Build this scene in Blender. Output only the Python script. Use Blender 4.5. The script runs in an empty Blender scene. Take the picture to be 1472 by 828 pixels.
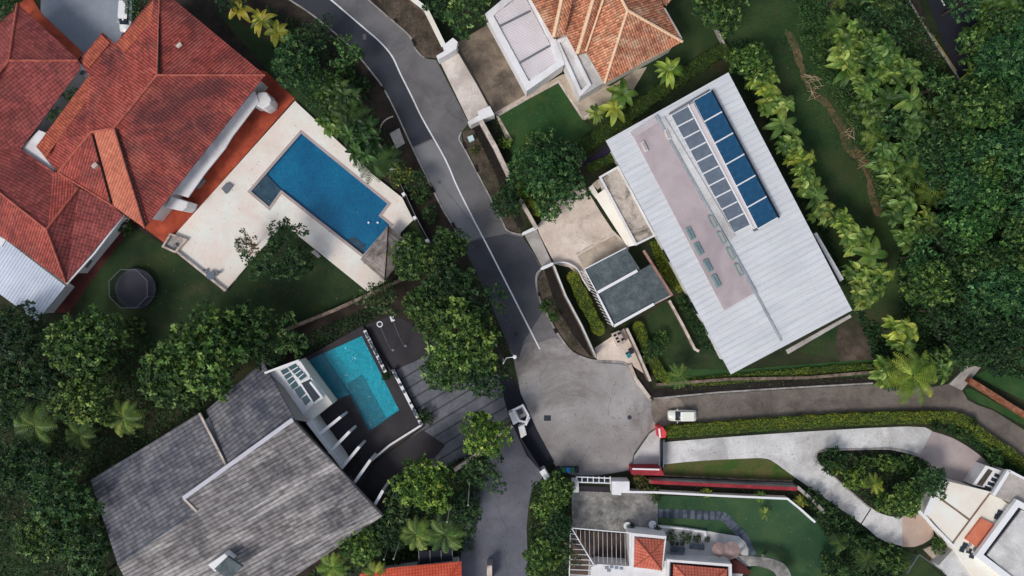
import bpy, bmesh, math, random
from mathutils import Vector, Matrix
R = math.radians
random.seed(11)
C = bpy.context.scene.collection
scene = bpy.context.scene

# ---------------------------------------------------------------- camera, light, exposure
H = 110.0            # drone height, metres
S = 0.104            # metres per photo pixel on the ground
cd = bpy.data.cameras.new('camera'); cam = bpy.data.objects.new('camera', cd); C.objects.link(cam)
cam.location = (0, 0, H); cam.rotation_euler = (0, 0, 0)
cd.sensor_width = 36; cd.lens = 36 * (H / S) / 1472; cd.clip_end = 5000; cd.clip_start = 1
scene.camera = cam
SUN_EL, SUN_AZ = 50, 224     # compass azimuth of the sun (0 = up in the photo, clockwise)
world = bpy.data.worlds.new('World'); scene.world = world; world.use_nodes = True
wn = world.node_tree; wn.nodes.clear()
sky = wn.nodes.new('ShaderNodeTexSky'); sky.sky_type = 'NISHITA'; sky.sun_disc = False
sky.sun_elevation = R(SUN_EL); sky.sun_rotation = R(SUN_AZ); sky.dust_density = 2.0; sky.air_density = 1.0
bg = wn.nodes.new('ShaderNodeBackground'); bg.inputs[1].default_value = 0.15
wo = wn.nodes.new('ShaderNodeOutputWorld')
hs = wn.nodes.new('ShaderNodeHueSaturation'); hs.inputs['Saturation'].default_value = .62
wn.links.new(sky.outputs[0], hs.inputs['Color']); wn.links.new(hs.outputs[0], bg.inputs[0]); wn.links.new(bg.outputs[0], wo.inputs[0])
sd = bpy.data.lights.new('sun', 'SUN'); sd.energy = 1.75; sd.angle = R(17); sd.color = (1, .955, .90)
sun = bpy.data.objects.new('sun', sd); C.objects.link(sun)
az = R(SUN_AZ); el = R(SUN_EL)
sdir = Vector((math.sin(az) * math.cos(el), math.cos(az) * math.cos(el), math.sin(el)))
sun.rotation_euler = (-sdir).to_track_quat('-Z', 'Y').to_euler(); sun.location = (0, 0, 60)
vs = scene.view_settings
vs.view_transform = 'Standard'; vs.look = 'None'; vs.gamma = 1; vs.exposure = -0.1; vs.use_curve_mapping = False
scene.cycles.max_bounces = 6; scene.cycles.diffuse_bounces = 3; scene.cycles.glossy_bounces = 3
scene.cycles.transmission_bounces = 6; scene.cycles.transparent_max_bounces = 8

# ---------------------------------------------------------------- helpers
def W(x, y, z=0.0):
    """photo pixel (1472 wide) of a point known to be z metres high -> world"""
    k = S * (H - z) / H
    return Vector(((x - 736) * k, (414 - y) * k, z))
def l1(v):
    v /= 255.0
    return v / 12.92 if v <= .04045 else ((v + .055) / 1.055) ** 2.4
def c(r, g, b, k=1.0):
    return tuple(min(.86, l1(v) * k / .85) for v in (r, g, b)) + (1,)
_root = {}
def offs(o):
    return _root.get(o.name, Vector((0, 0, 0))) if o else Vector((0, 0, 0))
def thing(name, label, cat, loc, group=None, kind=None):
    o = bpy.data.objects.new(name, None); C.objects.link(o)
    o.empty_display_size = .5
    o.location = loc; o['label'] = label; o['category'] = cat
    if group: o['group'] = group
    if kind: o['kind'] = kind
    _root[o.name] = Vector(loc)
    return o
def tag(o, label, cat, group=None, kind=None):
    o['label'] = label; o['category'] = cat
    if group: o['group'] = group
    if kind: o['kind'] = kind
    return o
class MB:
    def __init__(s): s.v = []; s.f = []; s.uv = []; s.tone = []
    def face(s, pts, uv=None):
        n = len(s.v); s.v += [tuple(p) for p in pts]; s.f.append(list(range(n, n + len(pts))))
        s.uv += list(uv) if uv else [(0, 0)] * len(pts)
    def prism(s, pts, z0, z1, px=True):
        """outline seen in the photo at height z1, walls straight down to z0"""
        P = [W(x, y, z1) for x, y in pts] if px else [Vector((p[0], p[1], z1)) for p in pts]
        A = sum(P[i].x * P[(i + 1) % len(P)].y - P[(i + 1) % len(P)].x * P[i].y for i in range(len(P)))
        if A < 0: P.reverse()
        s.face(P); s.face([Vector((p.x, p.y, z0)) for p in reversed(P)])
        for i in range(len(P)):
            a, b = P[i], P[(i + 1) % len(P)]
            s.face([(a.x, a.y, z0), (b.x, b.y, z0), b, a])
    def bar(s, a, b, w, h, up=Vector((0, 0, 1))):
        """box beam from a to b (world), width w, height h, centred"""
        a, b = Vector(a), Vector(b); d = (b - a).normalized()
        if abs(d.dot(up)) > .99: up = Vector((0, 1, 0))
        r = d.cross(up).normalized() * w / 2; u = r.cross(d).normalized() * h / 2
        q = [a - r - u, a + r - u, a + r + u, a - r + u]; t = [p + (b - a) for p in q]
        s.face(q); s.face(t[::-1])
        for i in range(4):
            j = (i + 1) % 4; s.face([q[j], q[i], t[i], t[j]])
    def box(s, cx, cy, z0, z1, lx, ly, rot=0):
        ca, sa = math.cos(rot), math.sin(rot)
        P = [(cx + x * ca - y * sa, cy + x * sa + y * ca) for x, y in ((-lx/2, -ly/2), (lx/2, -ly/2), (lx/2, ly/2), (-lx/2, ly/2))]
        s.prism(P, z0, z1, px=False)
    def tube(s, pts, rad, n=7, cap=True):
        pts = [Vector(p) for p in pts]
        if not isinstance(rad, (list, tuple)): rad = [rad] * len(pts)
        rings = []
        for i, p in enumerate(pts):
            d = (pts[min(i + 1, len(pts) - 1)] - pts[max(i - 1, 0)]).normalized()
            ref = Vector((0, 0, 1)) if abs(d.z) < .9 else Vector((1, 0, 0))
            r = d.cross(ref).normalized(); u = r.cross(d)
            rings.append([p + (r * math.cos(t) + u * math.sin(t)) * rad[i] for t in [2 * math.pi * k / n for k in range(n)]])
        for i in range(len(rings) - 1):
            for k in range(n):
                j = (k + 1) % n
                s.face([rings[i][j], rings[i][k], rings[i + 1][k], rings[i + 1][j]])
        if cap: s.face(rings[0]); s.face(rings[-1][::-1])
    def lathe(s, cx, cy, prof, n=16):
        """prof: list of (r, z)"""
        rings = [[Vector((cx + r * math.cos(2*math.pi*k/n), cy + r * math.sin(2*math.pi*k/n), z)) for k in range(n)] for r, z in prof]
        for i in range(len(rings) - 1):
            for k in range(n):
                j = (k + 1) % n
                if prof[i][0] < 1e-4: s.face([rings[i][0], rings[i+1][j], rings[i+1][k]][::-1])
                elif prof[i+1][0] < 1e-4: s.face([rings[i][k], rings[i][j], rings[i+1][0]])
                else: s.face([rings[i][k], rings[i][j], rings[i+1][j], rings[i+1][k]])
    def build(s, name, mat, parent=None, smooth=False, kind=None, bevel=0, solid=0, tri=False):
        off = offs(parent)
        o0 = Vector((0, 0, 0))
        if parent is None and s.v:
            xs = [v[0] for v in s.v]; ys = [v[1] for v in s.v]; zs = [v[2] for v in s.v]
            o0 = Vector(((min(xs) + max(xs)) / 2, (min(ys) + max(ys)) / 2, min(zs)))
            off = o0
        me = bpy.data.meshes.new(name)
        me.from_pydata([(v[0] - off.x, v[1] - off.y, v[2] - off.z) for v in s.v], [], s.f)
        uvl = me.uv_layers.new(name='UVMap')
        flat = [q for uv in s.uv for q in uv]
        if len(flat) == len(uvl.data) * 2: uvl.data.foreach_set('uv', flat)
        if s.tone and len(s.tone) == len(s.f):
            me.attributes.new('tone', 'FLOAT', 'FACE').data.foreach_set('value', s.tone)
        if smooth: me.polygons.foreach_set('use_smooth', [True] * len(me.polygons))
        if isinstance(mat, (list, tuple)):
            for q in mat: me.materials.append(q)
        else: me.materials.append(mat)
        if bevel or tri or smooth or solid:
            bm = bmesh.new(); bm.from_mesh(me)
            bmesh.ops.remove_doubles(bm, verts=bm.verts, dist=1e-4)
            if tri: bmesh.ops.triangulate(bm, faces=[f for f in bm.faces if len(f.verts) > 4])
            bm.to_mesh(me); bm.free()
        o = bpy.data.objects.new(name, me); C.objects.link(o)
        if parent is None: o.location = o0
        else:
            o.parent = parent
            _root[o.name] = off
        if kind: o['kind'] = kind
        if bevel:
            b = o.modifiers.new('bevel', 'BEVEL'); b.width = bevel; b.segments = 2; b.limit_method = 'ANGLE'
        if solid:
            b = o.modifiers.new('solid', 'SOLIDIFY'); b.thickness = solid; b.offset = -1
        return o
def crv(pts, n=6, closed=False):
    """Catmull-Rom through pixel points"""
    out = []; N = len(pts)
    g = (lambda i: pts[i % N]) if closed else (lambda i: pts[max(0, min(N - 1, i))])
    for i in range(N if closed else N - 1):
        p0, p1, p2, p3 = g(i - 1), g(i), g(i + 1), g(i + 2)
        for k in range(n):
            t = k / n
            out.append(tuple(.5 * (2*p1[d] + (p2[d]-p0[d])*t + (2*p0[d]-5*p1[d]+4*p2[d]-p3[d])*t*t + (3*p1[d]-p0[d]-3*p2[d]+p3[d])*t**3) for d in (0, 1)))
    if not closed: out.append(pts[-1])
    return out
def band(pts, w):
    """closed outline of a polyline (2-D) thickened to w (pixels)"""
    L, Rr = [], []
    P = [Vector(p) for p in pts]
    for i, p in enumerate(P):
        a = (p - P[i-1]).normalized() if i else (P[1] - p).normalized()
        b = (P[i+1] - p).normalized() if i < len(P) - 1 else a
        t = (a + b).normalized(); nrm = Vector((-t.y, t.x)); k = 1 / max(.5, t.dot(a))
        L.append(tuple(p + nrm * w/2 * k)); Rr.append(tuple(p - nrm * w/2 * k))
    return L + Rr[::-1]
def strip(mb, pts, w, z0, z1):
    """thick wall / kerb along a pixel polyline; w metres; solid quads"""
    wp = w / (S * (H - z1) / H)
    o = band(pts, wp); n = len(pts); L = o[:n]; Q = o[n:][::-1]
    T = lambda p, z=z1: W(p[0], p[1], z1) if z == z1 else Vector((W(p[0], p[1], z1).x, W(p[0], p[1], z1).y, z))
    for i in range(n - 1):
        mb.face([T(L[i]), T(L[i+1]), T(Q[i+1]), T(Q[i])])
        for a, b in ((L[i+1], L[i]), (Q[i], Q[i+1])):
            mb.face([T(b, z0), T(a, z0), T(a), T(b)])
    for a, b in ((L[0], Q[0]), (Q[-1], L[-1])): mb.face([T(a, z0), T(b, z0), T(b), T(a)])
def inset(P, d):
    """inward offset of a world xy outline"""
    P = [Vector((p[0], p[1])) for p in P]
    A = sum(P[i].x * P[(i+1) % len(P)].y - P[(i+1) % len(P)].x * P[i].y for i in range(len(P)))
    if A < 0: P.reverse()
    out = []
    for i, p in enumerate(P):
        a = (p - P[i-1]).normalized(); b = (P[(i+1) % len(P)] - p).normalized()
        na, nb = Vector((-a.y, a.x)), Vector((-b.y, b.x))
        m = (na + nb); m = m.normalized() if m.length > 1e-3 else na
        out.append(p + m * d / max(.4, m.dot(na)))
    return out

# ---------------------------------------------------------------- materials
class N:
    """tiny node-tree writer"""
    def __init__(s, name):
        s.mat = bpy.data.materials.new(name); s.mat.use_nodes = True; s.t = s.mat.node_tree
        s.t.nodes.clear(); s.out = s.t.nodes.new('ShaderNodeOutputMaterial'); s.b = s.t.nodes.new('ShaderNodeBsdfPrincipled')
        s.t.links.new(s.b.outputs[0], s.out.inputs[0]); s._tc = None
    def n(s, typ, **kw):
        nd = s.t.nodes.new('ShaderNode' + typ)
        for k, v in kw.items(): setattr(nd, k, v)
        return nd
    def l(s, a, b): s.t.links.new(a, b)
    def tc(s, which='Object'):
        if not s._tc: s._tc = s.n('TexCoord')
        return s._tc.outputs[which]
    def pos(s):
        return s.n('NewGeometry').outputs['Position']
    def noise(s, scale, detail=4, rough=.6, vec=None, dist=0):
        t = s.n('TexNoise'); t.inputs['Scale'].default_value = scale; t.inputs['Detail'].default_value = detail
        t.inputs['Roughness'].default_value = rough; t.inputs['Distortion'].default_value = dist
        s.l(vec or s.pos(), t.inputs['Vector']); return t.outputs['Fac']
    def ramp(s, fac, stops):
        r = s.n('ValToRGB'); s.l(fac, r.inputs[0]); e = r.color_ramp.elements
        while len(e) > 1: e.remove(e[-1])
        e[0].position, e[0].color = stops[0]
        for p, col in stops[1:]:
            q = e.new(p); q.color = col
        return r.outputs[0]
    def mix(s, fac, a, b, typ='MIX'):
        m = s.n('Mix', data_type='RGBA', blend_type=typ)
        for inp, v in ((m.inputs[0], fac), (m.inputs[6], a), (m.inputs[7], b)):
            if hasattr(v, 'links') or hasattr(v, 'is_output'): s.l(v, inp)
            else: inp.default_value = v
        return m.outputs[2]
    def math(s, op, a, b=0.0, c2=None):
        m = s.n('Math', operation=op)
        for i, v in enumerate((a, b) if c2 is None else (a, b, c2)):
            if hasattr(v, 'is_output'): s.l(v, m.inputs[i])
            else: m.inputs[i].default_value = v
        return m.outputs[0]
    def bump(s, h, strength=.3, dist=.05):
        b = s.n('Bump'); b.inputs['Strength'].default_value = strength; b.inputs['Distance'].default_value = dist
        s.l(h, b.inputs['Height']); s.l(b.outputs[0], s.b.inputs['Normal'])
    def col(s, v):
        if hasattr(v, 'is_output'): s.l(v, s.b.inputs['Base Color'])
        else: s.b.inputs['Base Color'].default_value = v
        return s
    def fin(s, rough=.8, spec=.3, metal=0):
        s.b.inputs['Roughness'].default_value = rough; s.b.inputs['Specular IOR Level'].default_value = spec
        s.b.inputs['Metallic'].default_value = metal; return s.mat
g4 = lambda v: (v, v, v, 1)
def mottled(name, a, b, scale=.35, fine=6, rough=.85, spec=.25, dirt=None, dirt_amt=.5, bump=.25, fcon=.25, dscale=.12):
    """two tones blended by broad noise, fine grain, optional dirt blotches"""
    m = N(name)
    f = m.noise(scale, 6, .65)
    col = m.ramp(f, [(.36, a), (.64, b)])
    g = m.noise(fine, 5, .7)
    col = m.mix(1, col, m.ramp(g, [(.3, g4(1 - fcon)), (.7, g4(1 + fcon * .4))]), 'MULTIPLY')
    if dirt:
        d = m.noise(dscale, 7, .7, dist=.6)
        col = m.mix(m.ramp(d, [(.48, g4(0)), (.66, g4(dirt_amt))]), col, dirt)
    m.col(col)
    if bump: m.bump(g, bump, .03)
    return m.fin(rough, spec)
def plain(name, a, rough=.6, spec=.4, metal=0, var=.12):
    m = N(name); g = m.noise(1.3, 5, .65)
    m.col(m.mix(1, a, m.ramp(g, [(.3, g4(1 - var)), (.7, g4(1))]), 'MULTIPLY'))
    return m.fin(rough, spec, metal)
def tiles(name, a, b, pu=.30, pv=.38, wu=.5, wv=.25, stain=None, samt=.5, bleach=None, bamt=.5, rnd=.25, sscale=.18, rough=.8, streak=None):
    """roof tiles laid out on the roof's own UVs (u along the eave, v down the slope)"""
    m = N(name); uv = m.tc('UV'); sp = m.n('SeparateXYZ'); m.l(uv, sp.inputs[0]); u, v = sp.outputs[0], sp.outputs[1]
    su = m.math('MULTIPLY_ADD', m.math('SINE', m.math('MULTIPLY', u, 6.2832 / pu)), .5, .5)
    fv = m.math('FRACT', m.math('DIVIDE', v, pv))
    cm = m.n('CombineXYZ'); m.l(m.math('FLOOR', m.math('DIVIDE', u, pu)), cm.inputs[0]); m.l(m.math('FLOOR', m.math('DIVIDE', v, pv)), cm.inputs[1])
    wh = m.n('TexWhiteNoise', noise_dimensions='2D'); m.l(cm.outputs[0], wh.inputs['Vector'])
    base = m.ramp(m.noise(.5, 5, .65), [(.35, a), (.65, b)])
    base = m.mix(1, base, m.ramp(wh.outputs['Value'], [(0, g4(1 - rnd)), (1, g4(1 + rnd * .3))]), 'MULTIPLY')
    if stain: base = m.mix(m.ramp(m.noise(sscale, 6, .7, dist=.8), [(.47, g4(0)), (.63, g4(samt))]), base, stain)
    if bleach:
        mp = m.n('Mapping'); mp.inputs['Location'].default_value = (37, 11, 5); m.l(m.pos(), mp.inputs[0])
        if streak: m.t.links.remove(mp.inputs[0].links[0]); m.l(uv, mp.inputs[0]); mp.inputs['Scale'].default_value = (streak, 2.2, 1)
        base = m.mix(m.ramp(m.noise(.3, 6, .7, vec=mp.outputs[0], dist=.5), [(.5, g4(0)), (.68, g4(bamt))]), base, bleach)
    base = m.mix(1, base, m.ramp(su, [(0, g4(1 - wu)), (.55, g4(1))]), 'MULTIPLY')
    base = m.mix(1, base, m.ramp(fv, [(0, g4(1 - wv)), (.25, g4(1)), (.9, g4(1)), (1, g4(1 - wv))]), 'MULTIPLY')
    m.col(base)
    m.bump(m.math('ADD', su, m.math('MULTIPLY', fv, -.6)), .6, .05)
    return m.fin(rough, .25)
def seams(name, a, b, pu=.45, depth=.25, axis='u', rough=.45, metal=.0, dirt=None):
    m = N(name); uv = m.tc('UV'); sp = m.n('SeparateXYZ'); m.l(uv, sp.inputs[0]); u = sp.outputs[0 if axis == 'u' else 1]
    f = m.math('FRACT', m.math('DIVIDE', u, pu))
    col = m.ramp(m.noise(.25, 5, .6), [(.35, a), (.65, b)])
    if dirt:
        mp = m.n('Mapping'); m.l(uv, mp.inputs[0]); mp.inputs['Scale'].default_value = (1.4, .12, 1) if axis == 'u' else (.12, 1.4, 1)
        col = m.mix(m.ramp(m.noise(1, 7, .75, vec=mp.outputs[0]), [(.46, g4(0)), (.68, g4(.7))]), col, dirt)
        col = m.mix(m.ramp(m.noise(.35, 7, .8, dist=1), [(.55, g4(0)), (.72, g4(.5))]), col, dirt)
        lap = m.math('FRACT', m.math('DIVIDE', sp.outputs[1 if axis == 'u' else 0], 9.3)); col = m.mix(m.ramp(lap, [(0, g4(.5)), (.006, g4(.5)), (.009, g4(0))]), col, dirt)
    col = m.mix(1, col, m.ramp(f, [(0, g4(1 - depth)), (.16, g4(1)), (.6, g4(1)), (.9, g4(1 - depth * .5)), (1, g4(1 - depth))]), 'MULTIPLY')
    m.col(col); m.bump(m.ramp(f, [(0, g4(1)), (.12, g4(0)), (.88, g4(0)), (1, g4(1))]), .6, .06)
    return m.fin(rough, .4, metal)
def leafmat(name, dark, mid, light, glow=.35):
    """leaf to leaf variation by mesh island, tree to tree by object colour"""
    m = N(name); at = m.n('Attribute', attribute_name='tone'); oi = m.n('ObjectInfo')
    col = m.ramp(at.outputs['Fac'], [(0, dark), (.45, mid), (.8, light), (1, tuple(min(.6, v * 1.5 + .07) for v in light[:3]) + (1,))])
    mp = m.n('Mapping'); mp.inputs['Location'].default_value = (71, 23, 9); m.l(m.pos(), mp.inputs[0])
    col = m.mix(m.ramp(m.noise(.45, 4, .7, vec=mp.outputs[0]), [(.48, g4(0)), (.66, g4(.65))]), col, m.mix(1, col, (1.55, 1.12, .75, 1), 'MULTIPLY'))
    col = m.mix(1, col, oi.outputs['Color'], 'MULTIPLY')
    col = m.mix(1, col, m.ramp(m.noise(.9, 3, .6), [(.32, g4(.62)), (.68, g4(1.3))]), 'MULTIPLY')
    m.col(col); m.fin(.48, .38)
    tr = m.n('BsdfTranslucent'); m.l(m.mix(1, col, (1, 1, .45, 1), 'MULTIPLY'), tr.inputs[0])
    ms = m.n('MixShader'); ms.inputs[0].default_value = glow
    m.l(m.b.outputs[0], ms.inputs[1]); m.l(tr.outputs[0], ms.inputs[2]); m.l(ms.outputs[0], m.out.inputs[0])
    return m.mat

M = {}
M['ground'] = mottled('undergrowth_soil', (.012, .022, .008, 1), (.035, .05, .018, 1), .12, 3, dirt=(.06, .04, .022, 1), dirt_amt=.6, fcon=.5)
M['meadow'] = mottled('rough_grass', (.014, .046, .012, 1), (.048, .088, .024, 1), .1, 5, dirt=(.060, .050, .028, 1), dirt_amt=.6, fcon=.6)
M['lawn_dark'] = mottled('dark_lawn', (.014, .035, .012, 1), (.036, .068, .020, 1), .12, 10, fcon=.5, dirt=(.060, .066, .026, 1), dirt_amt=.55, dscale=.2)
M['lawn'] = mottled('mown_lawn', (.018, .066, .016, 1), (.040, .105, .028, 1), .14, 12, fcon=.5, dirt=(.075, .11, .03, 1), dirt_amt=.55, dscale=.2)
M['lawn_blue'] = mottled('cool_lawn', (.020, .066, .028, 1), (.046, .105, .045, 1), .1, 12, fcon=.45, dirt=(.075, .12, .04, 1), dirt_amt=.6, dscale=.16)
M['lawn_olive'] = mottled('olive_lawn', (.055, .11, .018, 1), (.15, .12, .045, 1), .35, 6, fcon=.4)
M['soil'] = mottled('bare_soil', c(62, 52, 45), c(100, 87, 76), .5, 5, dirt=c(44, 48, 32), dirt_amt=.8, fcon=.5)
M['soil_dark'] = mottled('damp_soil', c(36, 30, 26), c(62, 52, 44), .4, 5, fcon=.4, dirt=c(30, 36, 24), dirt_amt=.6)
M['redsoil'] = mottled('red_earth', c(92, 76, 54), c(122, 100, 74), .8, 5, fcon=.4, dirt=(.035, .06, .02, 1), dirt_amt=1, dscale=.35)
M['asphalt'] = mottled('asphalt', c(90, 89, 90), c(116, 113, 113), .09, 7, dirt=c(74, 71, 70), dirt_amt=.6, fcon=.2)
M['asphalt_dark'] = mottled('new_asphalt', c(50, 52, 60), c(62, 63, 70), .09, 7, dirt=c(44, 45, 52), dirt_amt=.5, fcon=.14)
M['asphalt_light'] = mottled('patched_asphalt', c(112, 112, 114), c(130, 129, 130), .1, 7, fcon=.14, dirt=c(98, 97, 99), dirt_amt=.4)
M['asphalt_cul'] = mottled('worn_asphalt', c(128, 121, 117), c(168, 164, 161), .07, 6, dirt=c(92, 84, 79), dirt_amt=.85, fcon=.2, dscale=.07)
M['asphalt_lane'] = mottled('lane_asphalt', c(92, 85, 78), c(126, 117, 108), .12, 5, dirt=c(68, 61, 56), dirt_amt=.8, fcon=.28)
M['asphalt_blue'] = mottled('drive_asphalt', c(84, 86, 94), c(108, 108, 116), .1, 6, dirt=c(70, 71, 80), dirt_amt=.5, fcon=.14)
M['highway'] = mottled('highway_asphalt', c(28, 29, 38), c(38, 38, 48), .1, 6, fcon=.12)
M['concrete'] = mottled('concrete', c(150, 143, 136), c(182, 176, 170), .35, 4, dirt=c(100, 94, 86), dirt_amt=.6, fcon=.15)
M['concrete_white'] = mottled('pale_concrete', c(188, 186, 183), c(212, 210, 207), .25, 4, dirt=c(142, 138, 134), dirt_amt=.8, fcon=.14)
M['apron'] = mottled('pinkish_concrete', c(190, 178, 168), c(216, 206, 197), .4, 4, dirt=c(140, 128, 118), dirt_amt=.5, fcon=.12)
M['court'] = mottled('courtyard_paving', c(196, 178, 164), c(224, 208, 194), .22, 3, dirt=c(150, 136, 124), dirt_amt=.6, fcon=.1, dscale=.2)
M['carport_floor'] = mottled('stained_paving', c(90, 80, 70), c(146, 130, 112), .14, 4, dirt=c(48, 44, 42), dirt_amt=.9, fcon=.25, dscale=.12)
M['deck'] = mottled('sandstone_deck', c(222, 208, 196), c(236, 224, 212), .3, 3, dirt=c(205, 186, 172), dirt_amt=.5, fcon=.06, bump=.1)
M['path'] = mottled('beige_path', c(160, 146, 130), c(190, 176, 158), .5, 3, fcon=.15)
M['mauve'] = mottled('mauve_paving', c(156, 142, 138), c(172, 158, 154), .3, 4, fcon=.08)
M['taupe'] = mottled('taupe_paving', c(168, 146, 132), c(182, 160, 146), .3, 4, fcon=.08)
M['terracotta'] = mottled('terracotta_terrace', c(150, 64, 44), c(186, 88, 62), .35, 4, dirt=c(104, 42, 32), dirt_amt=.7, fcon=.15)
M['maroon'] = mottled('maroon_walk', c(66, 34, 32), c(88, 44, 40), .4, 4, fcon=.2)
M['kerb'] = mottled('kerb_stone', c(136, 132, 128), c(168, 163, 158), .8, 4, fcon=.25, dirt=c(84, 78, 73), dirt_amt=.8, dscale=.4)
M['white_line'] = mottled('road_paint', c(214, 214, 216), c(228, 228, 230), 1, 8, dirt=c(150, 150, 152), dirt_amt=.5, fcon=.12, bump=0)
M['yellow_line'] = mottled('yellow_paint', c(150, 126, 60), c(170, 145, 76), 1, 8, fcon=.2, bump=0)
M['white_wall'] = mottled('white_render', c(214, 210, 208), c(232, 229, 227), .5, 3, dirt=c(170, 164, 158), dirt_amt=.5, fcon=.06, bump=.05)
M['white'] = plain('white_paint', c(232, 230, 231), .5, .4, var=.08)
M['cream'] = mottled('cream_render', c(226, 212, 196), c(238, 226, 212), .3, 3, dirt=c(205, 188, 172), dirt_amt=.4, fcon=.05, bump=.05)
M['old_wall'] = mottled('stained_wall', c(96, 82, 72), c(140, 122, 108), .9, 4, dirt=c(48, 40, 34), dirt_amt=.9, fcon=.3, dscale=.6)
M['coping'] = mottled('weathered_coping', c(176, 160, 148), c(208, 195, 184), .8, 4, dirt=c(110, 98, 88), dirt_amt=.7, fcon=.15, dscale=.5)
M['drain'] = mottled('drain_concrete', c(26, 22, 20), c(42, 36, 32), .6, 4, fcon=.3)
M['black'] = plain('black_metal', (.014, .014, .018, 1), .5, .4)
M['grey_metal'] = plain('grey_metal', c(110, 114, 120), .4, .5, .3)
M['dark_tile'] = mottled('black_deck_tiles', c(36, 33, 37), c(50, 46, 50), .3, 4, fcon=.15, rough=.55)
M['slate'] = mottled('stepping_slate', c(58, 66, 78), c(96, 104, 114), .8, 5, fcon=.3)
M['stone_patio'] = mottled('stone_patio', c(110, 108, 104), c(158, 154, 148), .6, 2, dirt=c(72, 70, 64), dirt_amt=.7, fcon=.3, dscale=.4)
M['glass'] = plain('tinted_glass', c(52, 84, 92), .12, .6, var=.2)
M['window'] = plain('window_glass', c(40, 50, 60), .1, .6)
M['shutter'] = plain('grey_shutter', c(120, 132, 146), .5)
M['redpaint'] = mottled('red_wall_paint', c(134, 42, 50), c(164, 56, 62), .8, 5, dirt=c(96, 36, 42), dirt_amt=.8, fcon=.25)
M['brick'] = mottled('brick_coping', c(120, 66, 44), c(160, 110, 84), 1.2, 5, dirt=c(70, 40, 30), dirt_amt=.8, fcon=.4, dscale=.8)
M['bark'] = mottled('bark', (.05, .04, .03, 1), (.11, .09, .07, 1), 2, 8, fcon=.4)
M['pale_bark'] = mottled('pale_bark', (.22, .20, .17, 1), (.36, .33, .29, 1), 2, 8, fcon=.3)
M['umbrella'] = mottled('brown_canvas', c(132, 112, 106), c(154, 132, 126), 1, 6, fcon=.1)
M['wood'] = tiles('timber_shingle', c(122, 112, 106), c(160, 150, 143), pu=3.0, pv=.30, wu=0, wv=.6, stain=c(72, 62, 58), samt=.6, rnd=.35, sscale=.8)
M['tile_red'] = tiles('red_clay_tiles', c(158, 72, 64), c(178, 87, 76), .40, .5, .62, .2, stain=c(84, 48, 50), samt=.8, bleach=c(196, 114, 96), bamt=.4, rnd=.35, sscale=.09)
M['tile_orange'] = tiles('orange_clay_tiles', c(188, 108, 86), c(206, 124, 98), .40, .5, .4, .15, bleach=c(214, 140, 114), bamt=.5, rnd=.25)
M['tile_maroon'] = tiles('maroon_clay_tiles', c(136, 66, 64), c(156, 80, 74), .5, .46, .12, .62, stain=c(90, 50, 52), samt=.6, bleach=c(176, 98, 88), bamt=.35, rnd=.35, sscale=.12)
M['tile_rust'] = tiles('rust_clay_tiles', c(196, 122, 90), c(226, 156, 120), .36, .45, .6, .3, stain=c(130, 76, 60), samt=.7, bleach=c(240, 200, 166), bamt=.6, rnd=.5, sscale=.25)
M['tile_newer'] = tiles('newer_eave_tiles', c(176, 88, 66), c(194, 104, 80), .40, .5, .5, .2, stain=c(130, 66, 56), samt=.5, rnd=.3)
M['tile_new'] = tiles('bright_orange_tiles', c(206, 84, 58), c(224, 100, 72), .42, .42, .3, .3, rnd=.12)
M['tile_salmon'] = tiles('salmon_tiles', c(190, 100, 80), c(208, 116, 94), .45, .4, .35, .3, rnd=.15)
M['ridge_red'] = mottled('ridge_tiles', c(160, 84, 70), c(190, 106, 90), 1.5, 6, fcon=.3, dirt=c(110, 58, 50), dirt_amt=.5, dscale=.5)
M['ridge_rust'] = mottled('rust_ridge_tiles', c(232, 176, 140), c(246, 200, 168), 1.5, 6, fcon=.2)
M['shingle'] = tiles('grey_shingles', c(116, 112, 111), c(146, 141, 139), .9, .58, .06, .8, stain=c(74, 73, 78), samt=.85, bleach=c(190, 184, 180), bamt=.85, rnd=.4, sscale=.11, streak=.35)
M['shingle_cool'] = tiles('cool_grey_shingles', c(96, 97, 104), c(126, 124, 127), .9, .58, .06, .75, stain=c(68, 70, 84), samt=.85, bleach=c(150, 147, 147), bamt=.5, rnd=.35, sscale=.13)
M['metal_roof'] = seams('white_metal_roof', c(196, 197, 198), c(205, 206, 207), .84, .07, rough=.45, dirt=c(178, 180, 184))
M['corrugated'] = seams('corrugated_roof', c(184, 192, 206), c(202, 210, 224), .45, .35, rough=.4)
M['panel_roof'] = seams('panelled_roof', c(198, 190, 190), c(212, 204, 204), .35, .14, rough=.5)
M['pink'] = mottled('pink_membrane', c(166, 153, 154), c(178, 165, 166), .3, 4, dirt=c(146, 134, 136), dirt_amt=.6, fcon=.08)
M['garage_roof'] = mottled('grey_green_roofing', c(76, 86, 90), c(106, 116, 118), .8, 7, dirt=c(62, 72, 72), dirt_amt=.7, fcon=.6, dscale=.4)
M['old_concrete'] = mottled('mouldy_concrete_roof', c(170, 160, 148), c(196, 184, 172), .6, 3, dirt=c(70, 62, 56), dirt_amt=.9, fcon=.2, dscale=.45)
M['solar_grey'] = plain('grey_glazing', c(104, 114, 126), .2, .5, var=.3)
m = N('blue_solar_panel'); bx = m.n('TexBrick'); m.l(m.tc('UV'), bx.inputs['Vector'])
bx.inputs['Scale'].default_value = 1; bx.offset = 0; bx.inputs['Brick Width'].default_value = .42; bx.inputs['Row Height'].default_value = .42; bx.inputs['Mortar Size'].default_value = .012
bx.inputs['Color1'].default_value = c(26, 68, 98); bx.inputs['Color2'].default_value = c(34, 80, 112); bx.inputs['Mortar'].default_value = c(16, 52, 84)
m.col(bx.outputs[0]); M['solar_blue'] = m.fin(.12, .5)
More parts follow.
